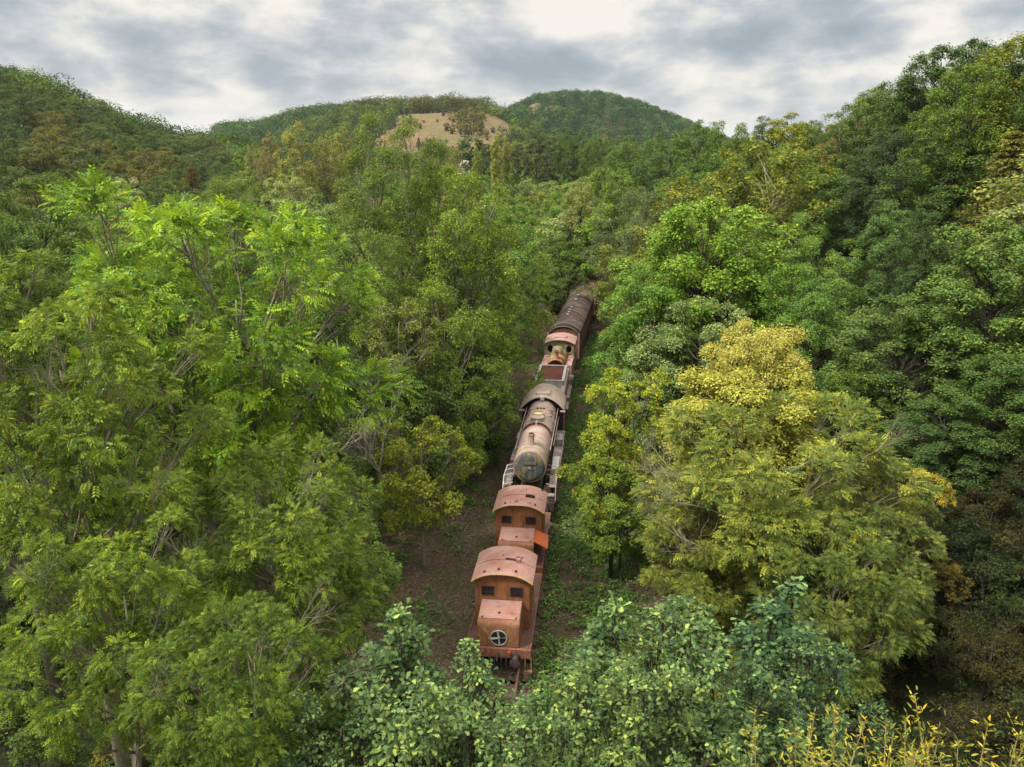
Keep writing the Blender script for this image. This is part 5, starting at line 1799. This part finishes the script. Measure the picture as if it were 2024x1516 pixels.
for k, (px, py, d, lb) in enumerate((
        (1545, 1448, 7.6, 'leftmost clump of yellow willow shoots at the bottom edge, beside the oak leaves'),
        (1640, 1433, 7.4, 'tallest clump of yellow willow shoots'),
        (1750, 1428, 7.6, 'clump of yellow willow shoots with a forked tip against the dark slope'),
        (1850, 1473, 7.2, 'middle clump of yellow willow shoots, lower than its neighbours'),
        (1930, 1458, 7.4, 'dense clump of yellow willow shoots with white glints near the corner'),
        (2010, 1478, 7.0, 'last clump of yellow willow shoots in the bottom right corner'),
        (1700, 1488, 7.0, 'short clump of yellow willow shoots in front of the tallest one'),
        (1590, 1498, 7.0, 'short orange-tinged clump of yellow willow shoots by the oak'))):
    x, y, zt = at_depth(px, py, d)
    shoot_bush(200 + k, x, y, zt - 4.2, zt, 0.46, 10, 'willow_shrub', lb)

# --- dark brushwood on the right slope, bushes in the hollows
rg = random.Random(77)
for k in range(110):
    px, py, d = rg.uniform(1580, 2080), rg.uniform(1050, 1560), rg.uniform(22, 36)
    x, y, _ = at_depth(px, 1300, d)
    x = rg.uniform(10.5, 26)
    y = rg.uniform(16, 34)
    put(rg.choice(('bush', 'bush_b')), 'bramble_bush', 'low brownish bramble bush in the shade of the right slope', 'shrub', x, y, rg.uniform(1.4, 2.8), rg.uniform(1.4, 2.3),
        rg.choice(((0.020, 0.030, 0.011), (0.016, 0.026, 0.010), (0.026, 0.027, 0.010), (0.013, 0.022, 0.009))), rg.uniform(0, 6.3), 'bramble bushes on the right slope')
for k in range(40):
    s = rg.choice((-1, 1))
    y = rg.uniform(18, 70)
    off = rg.uniform(5.2, 9) if s > 0 else -rg.uniform(6.0, 11)
    x = track_x(y) + off
    put(rg.choice(('bush', 'bush_b')), 'understory_bush', 'dark green bush under the trees along the clearing', 'shrub', x, y, rg.uniform(1.2, 2.6), rg.uniform(1.2, 2.0),
        rg.choice(((0.040, 0.072, 0.018), (0.052, 0.085, 0.02), (0.070, 0.075, 0.022), (0.035, 0.06, 0.018))), rg.uniform(0, 6.3), 'bushes under the trees along the clearing')
for k in range(70):
    y = rg.uniform(12, 40)
    x = rg.uniform(-32, -6.5)
    put(rg.choice(('bush', 'bush_b')), 'understory_bush', 'dark green bush under the ash trees on the left', 'shrub', x, y, rg.uniform(1.4, 3.2), rg.uniform(1.3, 2.2),
        rg.choice(((0.036, 0.062, 0.018), (0.045, 0.072, 0.02), (0.028, 0.05, 0.016))), rg.uniform(0, 6.3), 'bushes under the ash trees')

# --- valley wood in the middle distance
rg = random.Random(5)
spots = list(ALL_SPOTS)
for name_, lab, grp, n_max, rmin, rmax, space, kinds, az0, az1 in (
        ('broadleaf_tree', 'green broadleaf tree in the dense valley wood', 'trees of the valley wood', 115, 46, 130, 7.6, ('broad_a', 'broad_b', 'mid_a', 'mid_b', 'mid_c', 'willow_b'), -37, 36),
        ('woodland_tree', 'small-looking tree in the far valley wood below the hills', 'trees of the far valley wood', 130, 130, 300, 10.5, ('mid_a', 'mid_b', 'mid_c', 'far_a'), -34, 20),
        ('hillside_tree', 'rounded tree in the dark wood climbing the left hill', 'trees on the left hill', 130, 130, 300, 9.0, ('mid_a', 'mid_b', 'mid_c'), -36, -19)):
    got, tries = 0, 0
    while got < n_max and tries < 9000:
        tries += 1
        r = math.sqrt(rg.uniform(rmin ** 2, rmax ** 2))
        a = math.radians(rg.uniform(az0, az1))
        x, y = r * math.sin(a), r * math.cos(a)
        if abs(x - track_x(min(y, 130))) < (8.0 if y < 92 else 3.0) and y < 112:
            continue
        if name_ == 'woodland_tree' and math.degrees(a) < -19 and r > 125:
            continue
        if any((x - q[0]) ** 2 + (y - q[1]) ** 2 < (space * 0.75 if q[2] < 0 else 0.42 * (space + q[2] * 1.1)) ** 2 * (1.0 if q[2] >= 0 else 1.0) for q in spots):
            continue
        spots.append((x, y, -1))
        got += 1
        kd = rg.choice(kinds)
        if name_ == 'broadleaf_tree' and r > 85 and kd in ('broad_a', 'broad_b', 'willow_b'):
            kd = rg.choice(('mid_a', 'mid_b', 'mid_c'))
        # keep the near wood under the sight line to the train and the far field
        gz = Gf(x, y)
        hmax = 16 if r < 130 else 17
        h = rg.uniform(9.5, 13.5) if name_ != 'hillside_tree' else rg.uniform(9, 13)
        if gz < 1.5 and r < 130:
            h = rg.uniform(9.0, 13.0)
        if x > 14 and r < 130:
            h = rg.uniform(9, 14)
        if x > 14 and r < 130 and math.degrees(a) < 22.0:
            h = min(h, 20.3 + rg.uniform(-1.5, 0.8) - gz)
            if h < 5:
                continue
        q = rg.random()
        if name_ == 'hillside_tree':
            col = rg.choice(((0.040, 0.070, 0.020), (0.050, 0.078, 0.020), (0.034, 0.062, 0.020), (0.070, 0.080, 0.020), (0.046, 0.066, 0.024), (0.042, 0.08, 0.022)))
        else:
            col = rg.choice(((0.066, 0.128, 0.026), (0.082, 0.150, 0.030), (0.040, 0.080, 0.022), (0.100, 0.145, 0.028), (0.032, 0.064, 0.020), (0.115, 0.160, 0.070), (0.085, 0.115, 0.022), (0.050, 0.098, 0.034)))
        put(kd, name_, lab, 'tree', x, y, h, h * rg.uniform(0.40, 0.56), col, rg.uniform(0, 6.3), grp)

# taller accents of the middle distance
for px, py, d, hw, kd, col, nm, lb in (
        (979, 266, 150, 11, 'poplar', (0.14, 0.17, 0.05), 'poplar_tree', 'columnar pale poplar, left one of the pair in front of the pines'),
        (1001, 268, 152, 10, 'poplar', (0.13, 0.16, 0.048), 'poplar_tree', 'columnar pale poplar, right one of the pair in front of the pines'),
        (942, 294, 120, 12, 'poplar', (0.115, 0.155, 0.035), 'poplar_tree', 'short yellow-green poplar before the pale roof'),
        (875, 275, 190, 26, 'tall', (0.10, 0.13, 0.04), 'poplar_tree', 'feathery poplar at the lower edge of the dry hillside'),
        (900, 288, 180, 20, 'tall', (0.105, 0.12, 0.04), 'poplar_tree', 'second feathery poplar at the lower edge of the dry hillside'),
        (580, 240, 128, 50, 'tall', (0.125, 0.150, 0.048), 'poplar_tree', 'tall olive poplar with a wide feathery crown left of the tallest willow'),
        (640, 262, 132, 34, 'tall', (0.130, 0.150, 0.05), 'poplar_tree', 'thin olive poplar beside the wide feathery one'),
        (675, 250, 138, 30, 'tall', (0.120, 0.145, 0.045), 'poplar_tree', 'thin olive poplar close to the tallest willow'),
        (530, 262, 150, 26, 'tall', (0.115, 0.115, 0.055), 'poplar_tree', 'greyish thin poplar on the left of the feathery group'),
        (500, 282, 165, 28, 'tall', (0.105, 0.13, 0.045), 'poplar_tree', 'pale poplar nearest the foot of the left hill'),
        (845, 292, 120, 38, 'tall', (0.115, 0.145, 0.03), 'poplar_tree', 'yellow-tipped poplar behind the wide willow'),
        (1060, 268, 185, 34, 'pine', (0.030, 0.040, 0.018), 'pine_tree', 'dark brown-green pine right of the poplar pair'),
        (1095, 272, 178, 32, 'pine', (0.034, 0.044, 0.018), 'pine_tree', 'broad dark pine beside the first pine'),
        (1025, 285, 200, 24, 'pine', (0.030, 0.038, 0.018), 'pine_tree', 'slim dark pine directly behind the poplar pair'),
        (960, 285, 235, 22, 'pine', (0.028, 0.045, 0.022), 'pine_tree', 'dark pine at the left of the poplar pair'),
        (930, 268, 290, 28, 'far_b', (0.040, 0.075, 0.035), 'broadleaf_tree', 'blue-green tree at the bottom of the dry hillside'),
        (1135, 256, 160, 40, 'mid_a', (0.036, 0.068, 0.018), 'broadleaf_tree', 'dark rounded tree right of the pines'),
        (1185, 268, 150, 42, 'mid_a', (0.044, 0.082, 0.022), 'broadleaf_tree', 'dark green rounded tree in front of the far wooded hill'),
        (1240, 268, 140, 45, 'mid_b', (0.055, 0.10, 0.026), 'broadleaf_tree', 'green tree second right of the pines'),
        (1210, 330, 100, 60, 'mid_c', (0.072, 0.13, 0.030), 'broadleaf_tree', 'sunlit green tree behind the grey-green willow'),
        (1150, 350, 96, 40, 'mid_b', (0.12, 0.16, 0.085), 'whitebeam_tree', 'pale silvery tree left of the grey-green willow'),
        (375, 325, 125, 14, 'mid_b', (0.065, 0.048, 0.018), 'broadleaf_tree', 'small brownish tree before the left hill'),
        (520, 300, 175, 22, 'mid_c', (0.15, 0.17, 0.11), 'whitebeam_tree', 'silvery tree in the valley beside the left hill')):
    hero(kd, nm, lb, px, py, d, hw, col, px * 0.13, spot=False)

# --- far hillside woods: nobody could count these
def far_wood(name, label, pts, hts, n_leaf, size, cols_lo, seed, color, flat=0.8):
    rng = np.random.default_rng(seed)
    n_ = len(pts)
    print('WOOD', name, n_, n_ * n_leaf)
    ci = np.repeat(np.arange(n_), n_leaf)
    N = len(ci)
    o = unit(rng.normal(0, 1, (N, 3)) + np.array([0, 0, 0.5]))
    rr_ = rng.uniform(0.82, 1.0, N)
    w_ = hts[ci] * 0.50
    # every crown gets its own lumps
    ph = rng.uniform(0, 6.28, (n_, 3))
    lump = 1 + 0.22 * np.sin(o[:, 0] * 5 + ph[ci, 0]) * np.sin(o[:, 1] * 5 + ph[ci, 1]) + 0.15 * np.sin(o[:, 2] * 7 + ph[ci, 2])
    P_ = pts[ci] + o * (rr_ * lump)[:, None] * np.stack([w_, w_, hts[ci] * 0.5], 1) + np.stack([0 * w_, 0 * w_, hts[ci] * 0.5], 1)
    V_, Q_ = leaf_quads(rng, P_, o, size, 0.25, 0.3, 0.85, 0, 1.5)
    t_ = np.clip(rng.random(n_)[ci] * 0.70 + rng.random(N) * 0.25, 0, 1)
    t_ = np.where(rng.random(n_)[ci] < 0.012, 1.0, t_)
    me = np_mesh(name, V_, Q_, M['leaf_far'], t_)
    ob = tag(link(name, me), label, kind='stuff')
    ob.color = tuple(color) + (1,)
    return ob


def scatter(seed, r0, r1, a0, a1, space, cond=None):
    rng = np.random.default_rng(seed)
    P_, r = [], r0
    while r < r1:
        k_ = max(1, int(r * math.radians(a1 - a0) / space))
        a_ = np.radians(a0 + (a1 - a0) * (np.arange(k_) + rng.uniform(0, 1)) / k_) + rng.normal(0, 0.3 * space / r, k_)
        rr_ = r + rng.normal(0, 0.3 * space, k_)
        P_.append(np.stack([rr_ * np.sin(a_), rr_ * np.cos(a_)], 1))
        r += space * 0.9
    P_ = np.concatenate(P_)
    if cond is not None:
        P_ = P_[cond(P_[:, 0], P_[:, 1])]
    z_ = G(P_[:, 0], P_[:, 1])
    return np.column_stack([P_, z_])


rng0 = np.random.default_rng(9)
p1 = scatter(1, 300, 430, -44, az_of(540), 8.8)
far_wood('hill_wood', 'dark green wood covering the upper left hill', p1, rng0.uniform(8, 14, len(p1)), 420, 0.75, 0, 31, (0.048, 0.078, 0.022))
p2 = scatter(2, 660, 900, az_of(430), az_of(830), 9.5)
far_wood('ridge_wood', 'dark pine wood along the distant ridge', p2, rng0.uniform(11, 16, len(p2)), 110, 1.4, 0, 32, (0.034, 0.064, 0.026))
p3 = scatter(3, 640, 700, az_of(690), az_of(962), 7.5)
far_wood('hilltop_wood', 'olive-brown wood on top of the dry hillside', p3, rng0.uniform(11, 15.5, len(p3)), 260, 1.1, 0, 33, (0.068, 0.076, 0.024))
p4 = scatter(4, 300, 640, az_of(430), az_of(1130), 8.5, lambda x, y: in_field(x, y) < 0.3)
far_wood('slope_wood', 'mixed green wood on the slopes around the dry hillside', p4, rng0.uniform(5.5, 10, len(p4)), 150, 0.9, 0, 34, (0.056, 0.084, 0.026))
p5 = scatter(5, 560, 960, az_of(985), az_of(1480), 9.6, lambda x, y: in_field(x, y) < 0.3)
far_wood('far_hill_wood', 'deep green wood covering the far rounded hill', p5, rng0.uniform(7.5, 10.5, len(p5)), 130, 1.2, 0, 35, (0.036, 0.068, 0.028))
p6 = scatter(6, 300, 560, az_of(1100), az_of(1500), 9.5)
far_wood('valley_wood', 'green wood filling the far valley bottom', p6, rng0.uniform(9, 13, len(p6)), 160, 0.9, 0, 36, (0.050, 0.085, 0.026))
# scrub on the dry hillside
for px, py, d, hw, lb in ((804, 248, 560, 6, 'tiny dark fir on the left of the dry hillside'), (830, 240, 600, 4, 'tiny round bush high on the dry hillside'), (845, 237, 610, 4, 'second tiny round bush high on the dry hillside'),
                          (827, 272, 430, 7, 'dark fir low on the dry hillside'), (1023, 222, 690, 9, 'dark bush in the gap between the two hills'), (1030, 238, 640, 9, 'dark bush under the gap between the two hills')):
    x, y, zt = at_depth(px, py, d)
    put('fir' if 'fir' in lb else 'far_b', 'fir_tree' if 'fir' in lb else 'round_bush', lb, 'tree' if 'fir' in lb else 'bush', x, y, hw * d / F * 2.4, hw * d / F, (0.030, 0.050, 0.022))
rg = random.Random(12)
for k in range(26):
    r = rg.uniform(450, 625)
    a = math.radians(rg.uniform(az_of(790), az_of(985)))
    x, y = r * math.sin(a), r * math.cos(a)
    if float(in_field(np.array([x]), np.array([y]))[0]) < 0.9:
        continue
    hb = rg.uniform(1.6, 4.5)
    put('far_b', 'hillside_bush', 'small bush dotted on the open dry hillside', 'bush', x, y, hb, hb * rg.uniform(0.4, 0.7), rg.choice(((0.035, 0.05, 0.02), (0.06, 0.06, 0.022))), 0, 'bushes dotted on the dry hillside')
p7 = scatter(7, 480, 600, az_of(900), az_of(962), 6.0, lambda x, y: np.hypot(x, y) < 600 - 3 * np.abs(np.degrees(np.arctan2(x, y)) + 3.0) * 10)
far_wood('scrub', 'reddish green scrub patch in the middle of the dry hillside', p7, rng0.uniform(3.0, 5.5, len(p7)), 70, 1.0, 0, 37, (0.072, 0.072, 0.026))
p8 = scatter(8, 590, 650, az_of(955), az_of(1025), 6.5)
far_wood('ridge_scrub', 'green scrub on the right end of the dry hillside', p8, rng0.uniform(5, 8.5, len(p8)), 80, 1.2, 0, 38, (0.052, 0.075, 0.026))

# radio mast and a small roof in the trees
x, y, zt = at_depth(998, 202, 820)
e = empty('radio_mast', (x, y, zt - 22))
tag(e, 'thin grey radio mast on the saddle between the two far hills', 'mast')
mb = MB()
for s in range(3):
    a = s * 2.094
    mb.tube([(1.0 * math.cos(a), 1.0 * math.sin(a), 0), (0.25 * math.cos(a), 0.25 * math.sin(a), 22)], 0.16, 4)
for k in range(9):
    f = k / 9
    r_ = 1.0 - 0.75 * f
    for s in range(3):
        a, b = s * 2.094, (s + 1) * 2.094
        mb.tube([(r_ * math.cos(a), r_ * math.sin(a), f * 22), (r_ * math.cos(b), r_ * math.sin(b), f * 22 + 2.2)], 0.08, 3)
mb.build('lattice', M['bare_steel'], e)
mb = MB()
mb.box(-0.6, 0.6, -0.3, 0.3, 19.5, 21)
mb.build('antenna', M['grey_white'], e)

x, y, zt = at_depth(924, 318, 320)
e = empty('house', (x, y, Gf(x, y)), 0.5)
tag(e, 'small building with a pale grey roof hidden among the poplars', 'house')
hh = zt - Gf(x, y)
mw, nw_ = new_mat('plaster')
t = nw_.n('ShaderNodeTexCoord').outputs['Object']
finish(nw_, nw_.mix(nw_.noise(t, 1.5), (0.42, 0.38, 0.32), (0.30, 0.27, 0.23)), 0.9)
mb = MB()
mb.prism([(-3, 0), (3, 0), (3, hh - 1.9), (0, hh - 0.1), (-3, hh - 1.9)], -3.5, 3.5, 'y')
mb.build('wall', mw, e)
mb = MB()
mb.prism([(-3.4, hh - 2.2), (0, hh - 0.05), (3.4, hh - 2.2), (3.4, hh - 1.95), (0, hh + 0.2), (-3.4, hh - 1.95)], -3.9, 3.9, 'y')
mb.build('roof', M['boiler_grey'], e)

# --- ground plants, twigs, stones in the clearing
def patch_noise(x, y):
    return (np.sin(x * 1.1 + 1.7 * np.sin(y * 0.43)) * np.sin(y * 0.8 + 1.3 * np.sin(x * 0.6)) + 0.6 * np.sin(x * 2.7 + y * 1.9) * np.sin(y * 2.3 - x * 1.1)) * 0.6


def ground_cover(name, label, n_, seed, y0, y1, size, hgt, color, dens, per=7):
    rng = np.random.default_rng(seed)
    y = rng.uniform(y0, y1, n_)
    off = rng.uniform(-9, 9, n_)
    tx = -0.5 + 0.11 * (y - 25.2) + 0.0011 * np.maximum(0, y - 50) ** 2
    x = tx + off
    p_ = dens(off, x, y)
    k_ = rng.random(n_) < p_
    x, y = x[k_], y[k_]
    m_ = len(x)
    ci = np.repeat(np.arange(m_), per)
    N = len(ci)
    hh_ = rng.uniform(0.4, 1.0, m_) * hgt
    P_ = np.stack([x[ci] + rng.normal(0, 0.10, N), y[ci] + rng.normal(0, 0.10, N), np.zeros(N)], 1)
    P_[:, 2] = G(P_[:, 0], P_[:, 1]) + rng.uniform(0.25, 1, N) * hh_[ci]
    o = unit(rng.normal(0, 1, (N, 3)) * np.array([1, 1, 0.2]) + np.array([0, 0, 0.15]))
    V_, Q_ = leaf_quads(rng, P_, o, size, 1.4, 0.45, 0.6)
    t_ = np.clip(0.4 * rng.random(m_)[ci] + 0.55 * rng.random(N), 0, 1)
    me = np_mesh(name, V_, Q_, M['leaf'], t_)
    ob = tag(link(name, me), label, kind='stuff')
    ob.color = tuple(color) + (1,)
    return ob


def dn_right(off, x, y):
    band = sm((off - 1.1) / 0.5) * (1 - sm((off - 4.2) / 2.5))
    return np.clip(band * (0.66 + 1.0 * patch_noise(x, y)), 0, 1)


def dn_left(off, x, y):
    band = sm((-off - 1.3) / 0.8) * (0.6 + 0.4 * sm((-off - 5) / 2))
    return np.clip(band * (0.06 + 1.1 * patch_noise(x * 0.8 + 2, y * 0.8)), 0, 1) + np.clip(sm((26 - y) / 3) * (np.abs(off) > 0.9) * 0.3, 0, 1)


def dn_all(off, x, y):
    return np.clip(0.16 + 0.35 * patch_noise(x * 1.7 + 5, y * 1.7), 0, 1) * (np.abs(off) > 0.8)


ground_cover('ground_cover', 'bright green nettles and low herbs along the right side of the train', 42000, 301, 15, 82, 0.13, 0.38, (0.066, 0.120, 0.025), dn_right, 9)
ground_cover('herb_cover', 'green herb patches on the bare earth left of the train', 42000, 302, 15, 82, 0.13, 0.34, (0.062, 0.125, 0.024), dn_left, 8)
ground_cover('creeping_plants', 'small creeping plants over the whole clearing', 42000, 303, 15, 70, 0.085, 0.08, (0.046, 0.078, 0.020), dn_all, 5)

ground_cover('leaf_litter', 'brown and tan dead leaves strewn over the earth of the clearing', 30000, 304, 15, 75, 0.10, 0.03, (0.105, 0.082, 0.060), lambda o_, x_, y_: 0.7 + 0 * o_, 5)

rng = np.random.default_rng(44)
mb = MB()
for k in range(260):
    y = rng.uniform(17, 60)
    x = track_x(y) + rng.choice((-1, 1)) * rng.uniform(1.2, 8)
    a = rng.uniform(0, 6.28)
    L = rng.uniform(0.15, 0.8)
    z = Gf(x, y) + 0.05
    x2, y2 = x + L * math.cos(a), y + L * math.sin(a)
    mb.tube([(x, y, z), ((x + x2) / 2 + rng.uniform(-.1, .1), (y + y2) / 2, z + rng.uniform(0.02, 0.12)), (x2, y2, Gf(x2, y2) + 0.04)], [0.014, 0.012, 0.005], 3, False)
o = mb.build('fallen_twigs', M['bark_pale'])
tag(o, 'scattered dead twigs on the earth beside the track', kind='stuff')

# ---------------------------------------------------------------- thin air haze
mh, nh = new_mat('haze')
pv = nh.n('ShaderNodeVolumePrincipled')
pv.inputs['Color'].default_value = (0.86, 0.92, 1.0, 1)
pv.inputs['Density'].default_value = HAZE
pv.inputs['Anisotropy'].default_value = 0.2
oh = nh.n('ShaderNodeOutputMaterial')
nh.l(pv.outputs[0], oh.inputs['Volume'])
if HAZE > 0:
    mb = MB()
    mb.box(-6500, 6500, -6500, 6500, -3, 150)
    tag(mb.build('haze', mh), 'thin pale haze over the valley', kind='stuff')
